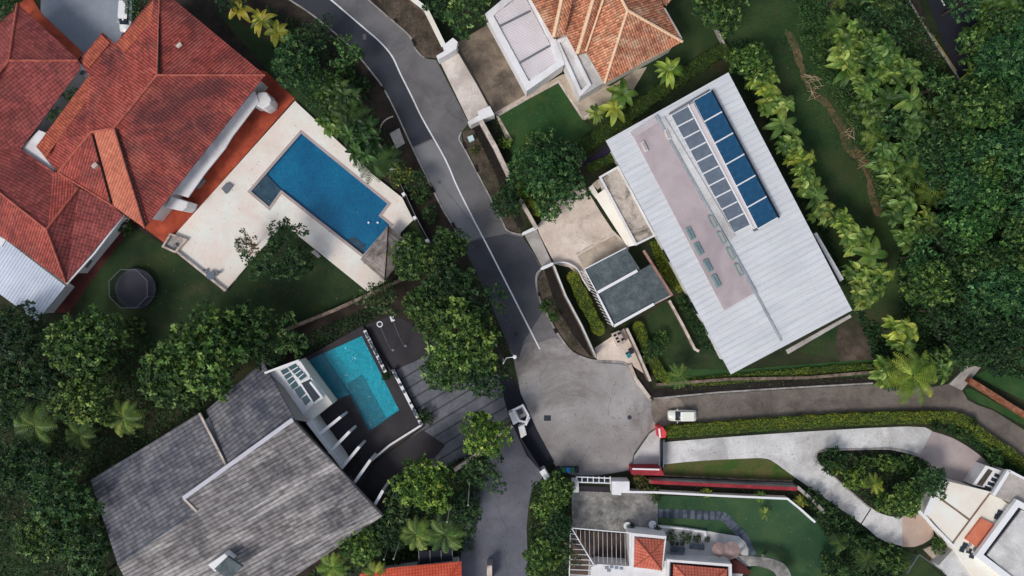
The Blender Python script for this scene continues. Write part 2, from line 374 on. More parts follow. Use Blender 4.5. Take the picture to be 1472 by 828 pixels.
def poolmat(name, a, b, tile):
    m = N(name)
    v = m.n('TexVoronoi', feature='F1'); v.inputs['Scale'].default_value = tile; m.l(m.pos(), v.inputs['Vector'])
    col = m.ramp(m.noise(.25, 4, .6), [(.35, a), (.65, b)])
    col = m.mix(1, col, m.ramp(v.outputs['Color'], [(0, g4(.72)), (1, g4(1.15))]), 'MULTIPLY')
    m.col(col); return m.fin(.4, .3)
M['pool_blue'] = poolmat('blue_mosaic', c(2, 104, 144), c(12, 122, 158), 5.5)
M['pool_teal'] = poolmat('teal_mosaic', c(4, 160, 174), c(10, 172, 184), 3)
M['pool_shelf'] = poolmat('teal_shelf_mosaic', c(8, 122, 136), c(12, 132, 146), 3)
M['pool_step'] = mottled('pool_steps', c(62, 84, 100), c(86, 104, 116), 1, 6, fcon=.3)
m = N('pool_water'); tr = m.n('BsdfTransparent'); gl = m.n('BsdfGlossy'); gl.inputs['Roughness'].default_value = .05
tr.inputs[0].default_value = (.82, .93, .97, 1); fr = m.n('Fresnel'); fr.inputs[0].default_value = 1.33
bp = m.n('Bump'); bp.inputs['Strength'].default_value = .7; bp.inputs['Distance'].default_value = .1
m.l(m.noise(1.6, 3, .6, dist=1), bp.inputs['Height']); m.l(bp.outputs[0], gl.inputs['Normal']); m.l(bp.outputs[0], fr.inputs['Normal'])
ms = m.n('MixShader'); m.l(fr.outputs[0], ms.inputs[0]); m.l(tr.outputs[0], ms.inputs[1]); m.l(gl.outputs[0], ms.inputs[2]); m.l(ms.outputs[0], m.out.inputs[0])
M['water'] = m.mat
m = N('striped_drive'); sp = m.n('SeparateXYZ')
mp = m.n('Mapping'); mp.inputs['Rotation'].default_value = (0, 0, -R(31)); m.l(m.pos(), mp.inputs[0]); m.l(mp.outputs[0], sp.inputs[0])
f = m.math('FRACT', m.math('DIVIDE', sp.outputs[1], 1.65))
col = m.ramp(m.noise(.3, 6, .7), [(.35, c(82, 84, 90)), (.65, c(114, 114, 120))])
col = m.mix(1, col, m.ramp(f, [(0, g4(.45)), (.13, g4(.5)), (.17, g4(1)), (.97, g4(1)), (1, g4(.45))]), 'MULTIPLY')
g = m.noise(3, 5, .7); col = m.mix(1, col, m.ramp(g, [(.3, g4(.8)), (.7, g4(1.05))]), 'MULTIPLY')
m.col(col); M['striped'] = m.fin(.8, .25)
# foliage
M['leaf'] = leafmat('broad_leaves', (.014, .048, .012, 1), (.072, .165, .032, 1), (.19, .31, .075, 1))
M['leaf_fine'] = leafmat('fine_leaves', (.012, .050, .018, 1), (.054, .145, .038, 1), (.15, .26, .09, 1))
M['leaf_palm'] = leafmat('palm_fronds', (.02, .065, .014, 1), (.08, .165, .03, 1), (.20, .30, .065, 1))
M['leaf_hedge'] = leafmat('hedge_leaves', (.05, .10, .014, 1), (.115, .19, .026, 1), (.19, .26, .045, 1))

def jit(pts):
    random.seed(3); return [(x + random.uniform(-1.2, 1.2), y + random.uniform(-1.2, 1.2)) for x, y in crv(pts, 6, True)]
# ---------------------------------------------------------------- the ground, roads, paths, lawns
_nz = [0]
def sheet(name, pts, z, mat, kind='structure'):
    _nz[0] += 1; z += _nz[0] * .0003
    b = MB(); P = [W(x, y, z) for x, y in pts]
    A = sum(P[i].x * P[(i+1) % len(P)].y - P[(i+1) % len(P)].x * P[i].y for i in range(len(P)))
    if A < 0: P.reverse()
    b.face(P); return b.build(name, mat, kind=kind, tri=True)
def slab(name, pts, z0, z1, mat, kind='structure', bevel=0):
    b = MB(); b.prism(pts, z0, z1); return b.build(name, mat, kind=kind, tri=True, bevel=bevel)
b = MB(); b.face([(-900, -900, -.02), (900, -900, -.02), (900, 900, -.02), (-900, 900, -.02)]); b.build('ground', M['ground'], kind='structure')
sheet('garden_soil', [(60, -200), (560, -200), (660, 340), (740, 560), (720, 700), (660, 900), (420, 900), (400, 500), (100, 470)], .0, M['soil_dark'])

left = crv([(150, -190), (300, -85), (372, -30), (417, 0), (450, 22), (497, 61), (519, 85), (536, 106), (552, 128), (571, 165), (594, 215), (616, 260), (636, 300), (657, 336), (700, 425), (738, 515)], 4)
right = crv([(270, -205), (430, -88), (500, -30), (530, 0), (560, 26), (589, 52), (597, 70), (610, 83), (627, 86)], 4) + [(674, 177)] + crv([(663, 190), (668, 213), (703, 280), (721, 315), (728, 333), (750, 338)], 4) + [(780, 386)] + \
    crv([(772, 402), (775, 426), (792, 463), (803, 481), (820, 503), (838, 513), (858, 518), (881, 519), (901, 523), (914, 550), (936, 574)], 4)
# keep the road one closed outline: up the left edge, round the turning head, back along the right edge
head = [(942, 576), (945, 612), (934, 622), (912, 652), (907, 676), (860, 684), (824, 684), (800, 672), (776, 640), (752, 585)]
sheet('road', left + head[::-1] + right[::-1], .01, M['asphalt'])
cl = crv([(215, -195), (372, -85), (452, -18), (476, 0), (523, 40), (545, 59), (563, 80), (576, 107), (593, 141), (607, 170), (640, 229), (657, 268), (681, 316), (706, 364), (776, 502)], 6)
cut = [p for p in cl if p[1] < 200]
sheet('road_patch', [p for p in left if p[1] < 212] + [(594, 211), (619, 200)] + cut[::-1], .016, M['asphalt_dark'])
sheet('road_patch', [(594, 213), (620, 202)] + [p for p in cl if 205 < p[1] < 345] + [(694, 340), (664, 350)] + [p for p in left if 215 < p[1] < 340][::-1], .016, M['asphalt_light'])
sheet('road_patch', [(664, 350), (698, 342), (727, 336), (752, 341), (778, 386), (770, 400), (773, 426), (782, 446), (752, 492), (745, 520)] + [p for p in left if 345 < p[1] < 515][::-1], .016, mottled('older_dark_asphalt', c(60, 61, 68), c(80, 80, 85), .09, 7, dirt=c(52, 53, 60), dirt_amt=.6, fcon=.18))
sheet('turning_circle', crv([(752, 497), (776, 492), (800, 486), (820, 505), (858, 521), (901, 526), (912, 550), (936, 577), (943, 612), (932, 622), (911, 652), (905, 674), (860, 682), (824, 682), (800, 670), (776, 638), (754, 585), (745, 540)], 4, True), .022, M['asphalt_cul'])
for q in ((787, 601, 10, 8), (524, 53, 5, 8), (632, 262, 4, 4)):
    sheet('road_manhole', [(q[0]-q[2]/2, q[1]-q[3]/2), (q[0]+q[2]/2, q[1]-q[3]/2), (q[0]+q[2]/2, q[1]+q[3]/2), (q[0]-q[2]/2, q[1]+q[3]/2)], .03, M['asphalt_dark'] if q[0] > 700 else M['asphalt'])
sheet('centre_line_marking', band(cl, 2.1), .028, M['white_line'])
random.seed(9)
for (x, y), a_, n_ in (((800, 560), .6, 9), ((850, 640), 2.4, 10), ((880, 560), 1.2, 8), ((700, 300), 1.1, 9), ((640, 150), 1.0, 8), ((790, 520), 2.2, 8), ((1000, 590), .05, 12), ((1180, 575), 3.0, 12), ((710, 720), 1.5, 10), ((725, 790), 1.3, 8)):
    pts = [(x, y)]
    for k in range(n_): a_ += random.uniform(-.45, .45); x += 5 * math.cos(a_); y += 5 * math.sin(a_); pts.append((x, y))
    sheet('road_crack', band(pts, .28), .03, M['asphalt_dark'])
for x, y, r in ((742, 480, 3.4), (905, 600, 3.2), (700, 690, 3)):
    sheet('road_manhole', [(x + r * math.cos(k * .524), y + r * math.sin(k * .524)) for k in range(12)], .034, M['asphalt_dark'])
# kerbs, real steps, with dark drain gaps
def kerb(pts, w=.22, z=.13, mat='kerb', name='kerb'):
    b = MB(); strip(b, pts, w, -.02, z); return b.build(name, M[mat], kind='structure')
kerb([p for p in left if p[1] < 345])
kerb([p for p in right if p[1] < 84]); kerb(crv([(663, 190), (660, 200), (668, 215), (703, 281), (722, 318), (730, 332), (752, 338)], 4))
kerb(crv([(780, 386), (771, 397), (775, 428), (792, 463), (803, 482), (820, 504), (838, 514), (858, 519), (881, 520), (901, 524), (915, 552), (936, 576)], 4), .3)
for x, y, x2, y2 in ((567, 27, 571, 32), (593, 56, 597, 66), (666, 205, 670, 214), (683, 237, 687, 247), (797, 472, 800, 479), (774, 420, 776, 426), (548, 124, 552, 130), (620, 268, 624, 277), (650, 320, 654, 328)):
    sheet('drain_inlet', band([(x, y), (x2, y2)], 4), .14, M['drain'])

# lane going right
ln = [(938, 575), (1035, 566), (1130, 560), (1255, 553), (1330, 558), (1364, 552), (1383, 561), (1391, 575), (1405, 582), (1428, 590), (1472, 618), (1560, 672)]
ls = [(1560, 712), (1472, 658), (1437, 633), (1410, 619), (1384, 599), (1365, 594), (1280, 596), (1104, 604), (1000, 608), (944, 612)]
sheet('lane', ln + ls, .012, M['asphalt_lane'])
kerb([(940, 573), (1035, 564), (1130, 558), (1255, 551)], .25, .12)
sheet('drain_channel', [(932, 560), (1040, 551), (1260, 541), (1300, 545), (1258, 550), (1130, 557), (1035, 563), (938, 572)], .02, M['drain'])
sheet('lane_apron', crv([(938, 577), (975, 573), (984, 592), (978, 606), (944, 612)], 4, True), .02, mottled('worn_apron', c(118, 108, 98), c(148, 136, 124), .5, 4, dirt=c(88, 78, 70), dirt_amt=.7, fcon=.25))
# driveway slip road at the bottom
sheet('lower_driveway', crv([(722, 560), (742, 610), (775, 672), (778, 690), (764, 706), (757, 760), (752, 860), (662, 860), (670, 760), (680, 700), (700, 670)], 3, True), .012, M['asphalt_blue'])
sheet('shaded_gate_apron', [(716, 543), (736, 540), (752, 573), (772, 618), (797, 664), (777, 677), (757, 655), (732, 600)], .026, M['highway'])  # apron sheet in a dark tone, gate wall's shadow painted in
sheet('striped_driveway', [(566, 525), (600, 500), (640, 480), (700, 520), (724, 545), (744, 600), (700, 640), (610, 690), (545, 705), (536, 670), (612, 612)], .012, M['striped'])
sheet('black_forecourt', [(519, 470), (566, 452), (600, 470), (640, 500), (566, 533), (560, 540)], .02, M['dark_tile'])
sheet('black_forecourt', [(540, 664), (560, 649), (608, 618), (640, 640), (600, 690), (552, 740), (520, 700)], .025, M['dark_tile'])
# verges
sheet('verge_soil', [(536, -10), (590, -10), (612, 15), (638, 70), (628, 84), (610, 82), (598, 68), (590, 50), (560, 24)], .02, M['soil'])
sheet('verge_soil', [(664, 188), (684, 186), (708, 232), (742, 305), (750, 336), (730, 330), (704, 279), (669, 212)], .02, M['soil'])
sheet('verge_soil', [(781, 388), (790, 395), (818, 455), (845, 507), (858, 517), (838, 511), (821, 501), (805, 480), (794, 461), (777, 426), (773, 404)], .02, M['soil'])
sheet('verge_path', [(440, 25), (452, 26), (497, 64), (536, 110), (571, 168), (594, 218), (616, 263), (656, 338), (622, 350), (600, 310), (560, 240), (520, 150), (470, 70)], .018, M['soil_dark'])
sheet('footbridge_slab', [(560, 192), (574, 184), (582, 206), (570, 214)], .1, M['concrete'])
b = MB(); strip(b, crv([(546, 188), (549, 178), (556, 171), (565, 167)], 4), .18, 0, .16); b.build('kerb', M['coping'], kind='structure')
# lawns
sheet('lawn_left_garden', [(105, 440), (178, 320), (232, 350), (324, 420), (396, 336), (410, 322), (530, 420), (430, 466), (390, 500), (240, 520), (120, 470)], .02, M['lawn_dark'])
sheet('lawn_pool_corner', [(594, 316), (614, 347), (606, 380), (576, 333)], .02, M['lawn_dark'])
sheet('lawn_top_strip', [(300, 5), (360, 40), (430, 90), (520, 180), (560, 240), (545, 262), (424, 145), (383, 100)], .018, M['lawn_dark'])
sheet('lawn_top_house', [(717, 165), (803, 119), (838, 172), (850, 185), (800, 230), (745, 250)], .03, M['lawn'])
sheet('lawn_top_right', [(925, -20), (1045, -20), (1050, 60), (930, 140), (850, 190), (760, 270), (740, 240), (845, 180)], .016, M['lawn_dark'])
sheet('meadow', [(1045, -40), (1190, -40), (1250, 150), (1310, 300), (1330, 460), (1262, 530), (1150, 505), (1225, 446), (1160, 310), (1090, 150), (1040, 60)], .012, M['meadow'])
sheet('dirt_trail', jit([(1128, 45), (1140, 50), (1150, 72), (1160, 110), (1170, 128), (1190, 145), (1212, 178), (1228, 208), (1248, 228), (1258, 262), (1270, 290), (1262, 312), (1250, 290), (1244, 255), (1234, 234), (1214, 215), (1204, 186), (1186, 155), (1166, 135), (1152, 110), (1140, 76)]), .02, M['redsoil'])
sheet('bare_patch', crv([(1205, 470), (1236, 462), (1262, 480), (1270, 510), (1240, 524), (1208, 522)], 4, True), .02, M['soil'])
sheet('lawn_side_garden', [(905, 470), (962, 430), (1010, 410), (1060, 540), (1050, 548), (945, 552), (925, 500)], .02, M['lawn_dark'])
sheet('lawn_strip_right_house', [(950, 530), (1050, 532), (1200, 520), (1262, 516), (1256, 540), (1100, 545), (950, 556)], .03, M['lawn'])
sheet('lawn_olive_strip', [(953, 667), (1000, 663), (1075, 659), (1098, 659), (1112, 664), (1144, 687), (1139, 691), (953, 683)], .04, M['lawn_olive'])
sheet('lawn_lower_garden', [(943, 712), (1132, 718), (1176, 747), (1232, 840), (1076, 840), (1076, 790), (1062, 770), (1015, 762), (943, 757)], .03, M['lawn_blue'])
sheet('lawn_far_right', [(1400, 540), (1425, 528), (1520, 540), (1520, 600), (1440, 560)], .025, M['lawn'])
sheet('lawn_lane_verge', [(1396, 558), (1480, 606), (1480, 616), (1428, 588), (1408, 580), (1394, 572), (1386, 560)], .03, M['lawn'])
sheet('lawn_bottom_right', [(1296, 790), (1322, 798), (1366, 840), (1290, 840)], .02, M['lawn_dark'])
sheet('lawn_bottom_left', [(-60, 740), (20, 750), (50, 790), (60, 860), (-60, 860)], .02, M['lawn_dark'])
# paving
sheet('drive_top_left', [(60, -60), (190, -60), (190, 20), (168, 64), (146, 60), (120, 84), (58, 26)], .02, mottled('wet_drive', c(120, 126, 134), c(142, 148, 156), .08, 5, fcon=.08, dirt=c(100, 106, 114), dirt_amt=.5))
sheet('drive_slab', [(630, 84), (657, 73), (703, 152), (674, 175)], .05, M['apron'])
sheet('carport_drive', [(655, 62), (700, 36), (770, 128), (757, 136), (711, 162)], .04, M['carport_floor'])
sheet('garden_path', [(711, 162), (757, 136), (806, 108), (818, 104), (850, 122), (878, 124), (915, 100), (930, 96), (910, 130), (880, 150), (840, 173), (803, 119), (757, 144), (717, 167), (735, 200), (729, 203)], .036, M['path'])
kerb([(714, 165), (803, 117), (838, 170), (872, 152)], .35, .12, 'coping', 'path_edging')
kerb([(714, 165), (736, 203)], .3, .12, 'coping', 'path_edging')
sheet('courtyard', crv([(836, 262), (848, 280), (880, 330), (905, 352)], 2) + [(902, 362), (842, 392), (850, 420), (838, 402), (818, 384), (798, 380), (776, 338), (772, 326), (792, 298)], .05, M['court'])
sheet('courtyard_line', band([(828, 365), (882, 335)], 2), .056, M['coping'])
sheet('courtyard_stain', [(830, 368), (884, 338), (902, 358), (842, 390)], .054, M['path'])
sheet('drive_slab', [(754, 338), (771, 329), (794, 379), (780, 385)], .04, M['concrete'])
sheet('dark_path', [(836, 236), (890, 196), (900, 205), (882, 222), (842, 240)], .04, mottled('purple_path', c(40, 34, 52), c(52, 44, 64), .4, 4))
slab('path_step', [(825, 233), (833, 224), (839, 232), (831, 240)], 0, .25, M['path'])
sheet('bin_yard', [(855, 500), (900, 470), (930, 540), (905, 523), (858, 517)], .05, M['court'])
sheet('white_driveway', crv([(950, 636), (1104, 624), (1304, 613), (1340, 620)], 3) + [(1321, 657)] + crv([(1321, 657), (1281, 647), (1240, 647), (1184, 649), (1175, 660), (1195, 680), (1251, 729), (1275, 741), (1297, 744)], 4)[1:] + crv([(1297, 785), (1265, 775), (1237, 752), (1144, 687), (1112, 664), (1098, 659), (1075, 659), (1000, 663), (951, 668)], 4), .05, M['concrete_white'])
sheet('entrance_apron', [(947, 614), (953, 668), (950, 676), (908, 676), (912, 655), (934, 623)], .045, M['concrete_white'])
sheet('mauve_driveway', [(1340, 620)] + crv([(1340, 620), (1370, 630), (1400, 648), (1424, 668)], 4)[1:] + [(1398, 698), (1352, 690), (1321, 657)], .055, M['mauve'])
sheet('taupe_driveway', [(1297, 742), (1317, 733), (1332, 738)] + crv([(1340, 756), (1342, 770), (1330, 780), (1314, 786), (1297, 786)], 3), .055, M['taupe'])
sheet('joint_line', band([(1252, 731), (1238, 753)], 1.6), .058, M['drain'])
kerb(crv([(1251, 731), (1195, 682), (1174, 660), (1184, 647), (1240, 646), (1281, 645), (1321, 655), (1346, 684)], 5), .2, .16, 'kerb', 'island_kerb')
sheet('island_soil', crv([(1184, 650), (1240, 648), (1281, 648), (1321, 658), (1346, 688), (1350, 705), (1330, 733), (1300, 741), (1275, 740), (1251, 728), (1177, 661)], 4, True), .06, M['soil_dark'])
sheet('stone_patio', [(822, 700), (905, 703), (946, 707), (945, 757), (905, 764), (822, 758)], .05, M['stone_patio'])
sheet('planting_bed', [(945, 694), (1143, 704), (1160, 722), (1136, 716), (945, 706)], .05, M['soil_dark'])
sheet('lower_terrace', [(945, 757), (1015, 763), (1062, 771), (1072, 780), (1076, 790), (1074, 815), (1060, 840), (820, 840), (820, 812), (905, 800), (905, 764)], .08, M['concrete_white'])
sheet('highway', [(1312, -60), (1368, 94), (1400, 160), (1560, 420), (1560, -60)], .01, M['highway'])
sheet('highway_footpath', [(1262, -60), (1296, -60), (1360, 100), (1386, 150), (1366, 140), (1320, 60)], .02, M['soil_dark'])
kerb([(1296, -60), (1306, 0), (1340, 55), (1372, 102), (1390, 134)], .3, .1, 'kerb', 'kerb')
sheet('edge_line_marking', band([(1299, -60), (1309, 0), (1343, 55), (1375, 102)], 1.4), .018, M['yellow_line'])
for a in (((1351, -4), (1358, 8)), ((1386, 51), (1392, 60)), ((1392, 60), (1402, 75)), ((1420, 110), (1434, 132))): sheet('lane_dash_marking', band(a, 1.8), .018, M['white_line'])
slab('concrete_culvert', [(1365, 552), (1392, 524), (1410, 528), (1383, 561)], 0, .35, M['concrete'])
sheet('maroon_walk', [(120, 300), (186, 308), (180, 340), (140, 392), (100, 450), (70, 450), (96, 400)], .03, M['maroon'])
sheet('terracotta_terrace', [(330, 90), (383, 103), (424, 142), (332, 246), (240, 352), (200, 322), (120, 300), (150, 200)], .07, M['terracotta'])
sheet('terracotta_margin', [(30, -30), (60, 20), (120, 76), (100, 100), (20, 60)], .06, M['terracotta'])
b = MB(); b.face([(-40, 30, .5)] * 3) if False else None

# ---------------------------------------------------------------- buildings
def roofmesh(faces, swap=False):
    b = MB()
    for fc in faces:
        P = [W(*p) for p in fc]
        n = Vector((0, 0, 0))
        for i in range(len(P)): n += P[i].cross(P[(i + 1) % len(P)])
        if n.z < 0: P.reverse(); n = -n
        n.normalize()
        h = Vector((0, 0, 1)).cross(n)
        if h.length < 1e-3: h = Vector((1, 0, 0))
        h.normalize(); s = n.cross(h)
        uv = [(p.dot(h), p.dot(s)) for p in P]
        if swap: uv = [(q[1], q[0]) for q in uv]
        b.face(P, uv)
    return b
def flatuv(pts, z, ang):
    """horizontal sheet with UVs turned so u runs across the seams"""
    b = MB(); P = [W(x, y, z) for x, y in pts]
    A = sum(P[i].x * P[(i+1) % len(P)].y - P[(i+1) % len(P)].x * P[i].y for i in range(len(P)))
    if A < 0: P.reverse()
    a = R(ang); b.face(P, [(p.x * math.cos(a) + p.y * math.sin(a), -p.x * math.sin(a) + p.y * math.cos(a)) for p in P])
    return b
def roof(root, faces, mat, name='roof', swap=False, ridges=(), rmat='ridge_red', solid=.22, rr=.16, label=None):
    o = roofmesh(faces, swap).build(name, M[mat], root, solid=solid)
    if label: o['label'] = label
    for e in ridges:
        b = MB(); P = [W(*p) + Vector((0, 0, .05)) for p in e]; b.tube(P, rr, 6); b.build('ridge_cap', M[rmat], o, smooth=False)
    return o
def walls(root, pts, z, mat='white_wall', ins=.6, name='wall', z0=0):
    P = inset([W(x, y, z) for x, y in pts], ins); b = MB(); b.prism([(p.x, p.y) for p in P], z0, z - .15, px=False)
    return b.build(name, M[mat], root, tri=True), P
def wins(root, P, edge, ts, zc, w=1.2, h=1.3, shutter=False):
    """windows set on one wall edge (a -> b of outline P)"""
    a, b_ = Vector(P[edge]), Vector(P[(edge + 1) % len(P)]); d = (b_ - a); L = d.length; d.normalize(); nn = Vector((d.y, -d.x))
    for t in ts:
        p = a + d * L * t; rot = math.atan2(d.y, d.x)
        q = p + nn * .03
        f = MB(); f.box(q.x, q.y, zc - h/2, zc + h/2, w, .1, rot); fo = f.build('window', M['white'], root)
        q = p + nn * .07
        f = MB(); f.box(q.x, q.y, zc - h/2 + .08, zc + h/2 - .08, w - .16, .08, rot); f.build('pane', M['window'], fo)
        if shutter:
            q = p + nn * .45
            f = MB()
            for k in range(4): f.box(q.x, q.y, zc + h/2 + .05 + k * .22, zc + h/2 + .13 + k * .22, w, .8, rot)
            f.build('shutter', M['shutter'], fo)
def slab_part(root, pts, z0, z1, mat, name, bevel=0, label=None):
    b = MB(); b.prism(pts, z0, z1); o = b.build(name, M[mat] if isinstance(mat, str) else mat, root, tri=True, bevel=bevel)
    if label: o['label'] = label
    return o
def parapet(root, pts, w, z0, z1, mat='white', name='parapet', closed=True):
    """rim running just inside an outline"""
    P = inset([W(x, y, z1) for x, y in pts], 0); Q = inset(P, w); b = MB(); n = len(P)
    for i in range(n if closed else n - 1):
        j = (i + 1) % n
        f = [P[i], P[j], Q[j], Q[i]]
        b.face([(p.x, p.y, z1) for p in f]); b.face([(P[i].x, P[i].y, z0), (P[j].x, P[j].y, z0), (P[j].x, P[j].y, z1), (P[i].x, P[i].y, z1)])
        b.face([(Q[j].x, Q[j].y, z0), (Q[i].x, Q[i].y, z0), (Q[i].x, Q[i].y, z1), (Q[j].x, Q[j].y, z1)])
        b.face([(p.x, p.y, z0) for p in f[::-1]])
    return b.build(name, M[mat], root)
def centre(pts, z=0):
    P = [W(x, y, z) for x, y in pts]; v = sum(P, Vector((0, 0, 0))) / len(P); v.z = 0; return v

# --- red tiled villa beside the blue pool
e, r_ = 6.0, 9.4
oa = [(230, -17), (381, 108), (208, 328), (163, 296), (84, 248), (52, 211), (128, 109)]
ha = thing('tiled_house', 'large red clay tiled hip roof villa beside the L shaped blue pool', 'house', centre(oa, e), 'red tiled houses')
roof(ha, [[(230, -17, e), (226, 108, r_), (381, 108, e)],
          [(226, 108, r_), (381, 108, e), (208, 328, e), (164, 184, r_)],
          [(230, -17, e), (166, 63, e), (166.5, 64, e), (226, 108, r_)],
          [(226, 108, r_), (166, 63.5, e), (147, 46, 5.3), (113, 88, 5.3), (128, 108, e), (52, 211, e), (84, 248, e), (131, 190, 8.7), (164, 184, r_)],
          [(131, 190, 8.7), (84, 248, e), (163, 296, e), (135, 191.5, 8.6)]], 'tile_red',
     ridges=[[(230, -17, e), (226, 108, r_)], [(226, 108, r_), (381, 108, e)], [(226, 108, r_), (164, 184, r_)], [(164, 184, r_), (131, 190, 8.7)], [(131, 190, 8.7), (84, 248, e)], [(164, 184, r_), (208, 328, e)], [(84, 248, e), (163, 296, e)]])
roof(ha, [[(135, 190.8, 8.75), (164, 184, r_ + .02), (208, 328, e), (163, 296, e)]], 'tile_orange', name='hip_panel', label='paler orange hip slope between two painted ridge shadow lines')
for x, y, z in ((137, 238, 7.6), (258, 66, 7.5)):
    b = MB(); p = W(x, y, z); b.box(p.x, p.y, z - .3, z + .25, .8, .55, R(38)); b.build('skylight', M['coping'], ha)
for pts in ([(128, 108, 6.06), (52, 211, 6.06), (66, 226, 6.75), (146, 116, 6.75)], [(222, -2, 6.1), (168, 63, 6.1), (178, 78, 6.9), (222, 26, 6.9)], [(146, 49, 5.4), (116, 87, 5.45), (128, 98, 5.95), (158, 62, 5.95)]):
    o = roofmesh([pts]); o = o.build('eave_tiles', M['tile_newer'], ha); o.location.z += .03
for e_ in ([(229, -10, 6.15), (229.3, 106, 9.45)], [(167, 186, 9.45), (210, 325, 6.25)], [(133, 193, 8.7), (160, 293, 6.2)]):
    b = MB(); b.tube([W(*q) + Vector((0, 0, .06)) for q in e_], .13, 6); b.build('painted_ridge_shadow' if False else 'ridge_shadow_line', M['drain'], ha)  # dark tubes paint the shadow line beside each ridge
_, PA = walls(ha, [(230, -10), (376, 108), (208, 322), (160, 292), (84, 244), (56, 211), (130, 108), (160, 60)], e, ins=.7)
for i in range(len(PA)):
    a, b2 = Vector(PA[i]), Vector(PA[(i+1) % len(PA)]); d = b2 - a
    if d.y > 0 and d.x > 0 and d.length > 20: wins(ha, PA, i, [.12, .22, .34, .46, .58], 4.4, 1.6, 1.4)
for x, y in ((347, 158), (331, 181)):   # louvre sets of the upper windows
    b = MB(); p = W(x, y, 3.4)
    for k in range(4):
        q = W(x - 3.5 + k % 2 * 6 , y - 5 + (k // 2) * 6.5, 3.4); b.box(q.x, q.y, 3.32, 3.46, 1.0, .42, R(-38))
    b.build('louvre', M['shutter'], ha)
slab_part(ha, [(372, 132), (383, 132), (390, 142), (388, 150), (379, 156), (369, 152), (362, 152)], 0, 3.4, 'white_wall', 'bay', .15)
slab_part(ha, [(340, 150), (366, 130), (372, 146), (334, 196), (324, 213), (294, 250), (270, 284), (246, 276)], 3.3, 3.6, 'white_wall', 'balcony_slab', .05)
slab_part(ha, [(246, 282), (271, 290), (268, 298), (262, 303), (236, 298)], 0, 3.6, 'white_wall', 'bay', .15)
slab_part(ha, [(277, 262), (288, 253), (294, 259), (283, 271)], 1.6, 2.4, 'grey_metal', 'awning', .03)
# --- red tiled house on the left edge
e, r_ = 5.5, 8.6
ob = [(25, 5), (116, 98), (30, 214), (78, 247), (177, 310), (95, 407), (0, 338), (-80, 280), (-80, 100)]
hb = thing('tiled_house', 'maroon tiled house on the left photo edge with a white corrugated annex below it', 'house', centre(ob, e), 'red tiled houses')
roof(hb, [[(25, 5, e), (13, 87, r_), (112, 87, 6.2), (112, 84, 6.0)],
          [(25, 5, e), (13, 87, r_), (-80, 200, r_), (-80, 110, e)]], 'tile_maroon', ridges=[[(25, 5, e), (13, 87, r_)], [(13, 87, r_), (112, 87, 6.2)], [(13, 87, r_), (-80, 200, r_)]])
roof(hb, [[(13, 87, r_), (112, 87, 6.2), (116, 98, e), (30, 214, e), (-80, 215, e), (-80, 200, r_)]], 'tile_maroon', name='roof')
roof(hb, [[(-80, 215, e), (30, 214, e), (78, 247, e), (74, 252, e), (67, 330, 8.2), (0, 277, 8.2), (-80, 216, 8.2)],
          [(113, 270, 6.2), (163, 296, e), (177, 310, e), (95, 407, e), (67, 330, 8.2)]], 'tile_maroon',
     ridges=[[(67, 330, 8.2), (0, 277, 8.2), (-80, 216, 8.2)], [(67, 330, 8.2), (95, 407, e)], [(67, 330, 8.2), (113, 270, 6.2)]])
roof(hb, [[(67, 330, 8.2), (95, 407, e), (0, 338, e), (-80, 280, e), (-80, 216, 8.2), (0, 277, 8.2)],
          [(74, 252, e), (78, 247, e), (85, 249, e + .3), (113, 270, 6.2), (67, 330, 8.2)]], 'tile_red', name='roof', label='smoother rust red slope')
walls(hb, [(28, 12), (112, 94), (28, 210), (80, 250), (170, 308), (95, 400), (-80, 276), (-80, 110)], e, ins=.6)
slab_part(hb, [(56, 187), (66, 191), (53, 211), (78, 244), (75, 248), (29, 214)], 0, 5.0, 'white_wall', 'flat_roof')
slab_part(hb, [(117, 101), (120, 101), (128, 107), (124, 112), (114, 106)], 3.6, 4.2, 'grey_metal', 'canopy')
b = MB(); b.tube([W(178, 309, 5.2), W(136, 364, 5.2), W(96, 408, 5.2)], .14, 6); b.build('gutter', M['white'], hb)
b = MB(); b.prism([(120, 383), (127, 372), (131, 375), (124, 385)], 2.2, 2.6); b.build('air_conditioner', M['grey_metal'], hb)
slab_part(hb, [(-5, 337), (8, 345), (2, 355), (-12, 350)], 3.6, 4.4, 'white_wall', 'flat_roof')
o = flatuv([(8, 345), (94, 411), (53, 462), (-50, 386), (-50, 300)], 4.2, -33); o = o.build('annex_roof', M['corrugated'], hb, solid=.12)
walls(hb, [(8, 345), (94, 411), (53, 462), (-50, 386), (-50, 300)], 4.2, ins=.8, name='annex_wall')

# --- pool terrace, pool and gazebo
deck = [(424, 145), (540, 254), (578, 284), (594, 316), (576, 334), (554, 404), (528, 419), (408, 322), (394, 337), (324, 418), (254, 362), (238, 352)]
pool = [(433, 192), (557, 293), (544, 310), (560, 323), (522, 366), (404, 273), (387, 297), (361, 275)]
def holed(name, outer, inner, z, mat, kind='structure'):
    bm = bmesh.new(); rings = []
    for ring in (outer, inner):
        vsx = [bm.verts.new(W(x, y, z)) for x, y in ring]
        for i in range(len(vsx)): bm.edges.new((vsx[i], vsx[(i+1) % len(vsx)]))
    bmesh.ops.triangle_fill(bm, edges=bm.edges[:], use_beauty=True, use_dissolve=False)
    for f in bm.faces:
        if f.normal.z < 0: f.normal_flip()
    me = bpy.data.meshes.new(name); bm.to_mesh(me); bm.free(); me.materials.append(M[mat]); o = bpy.data.objects.new(name, me); C.objects.link(o)
    if kind: o['kind'] = kind
    return o
Wd = lambda x, y, z: W(x, y, z)
holed('pool_terrace', deck, pool, .45, 'deck')
b = MB()
n = len(deck)
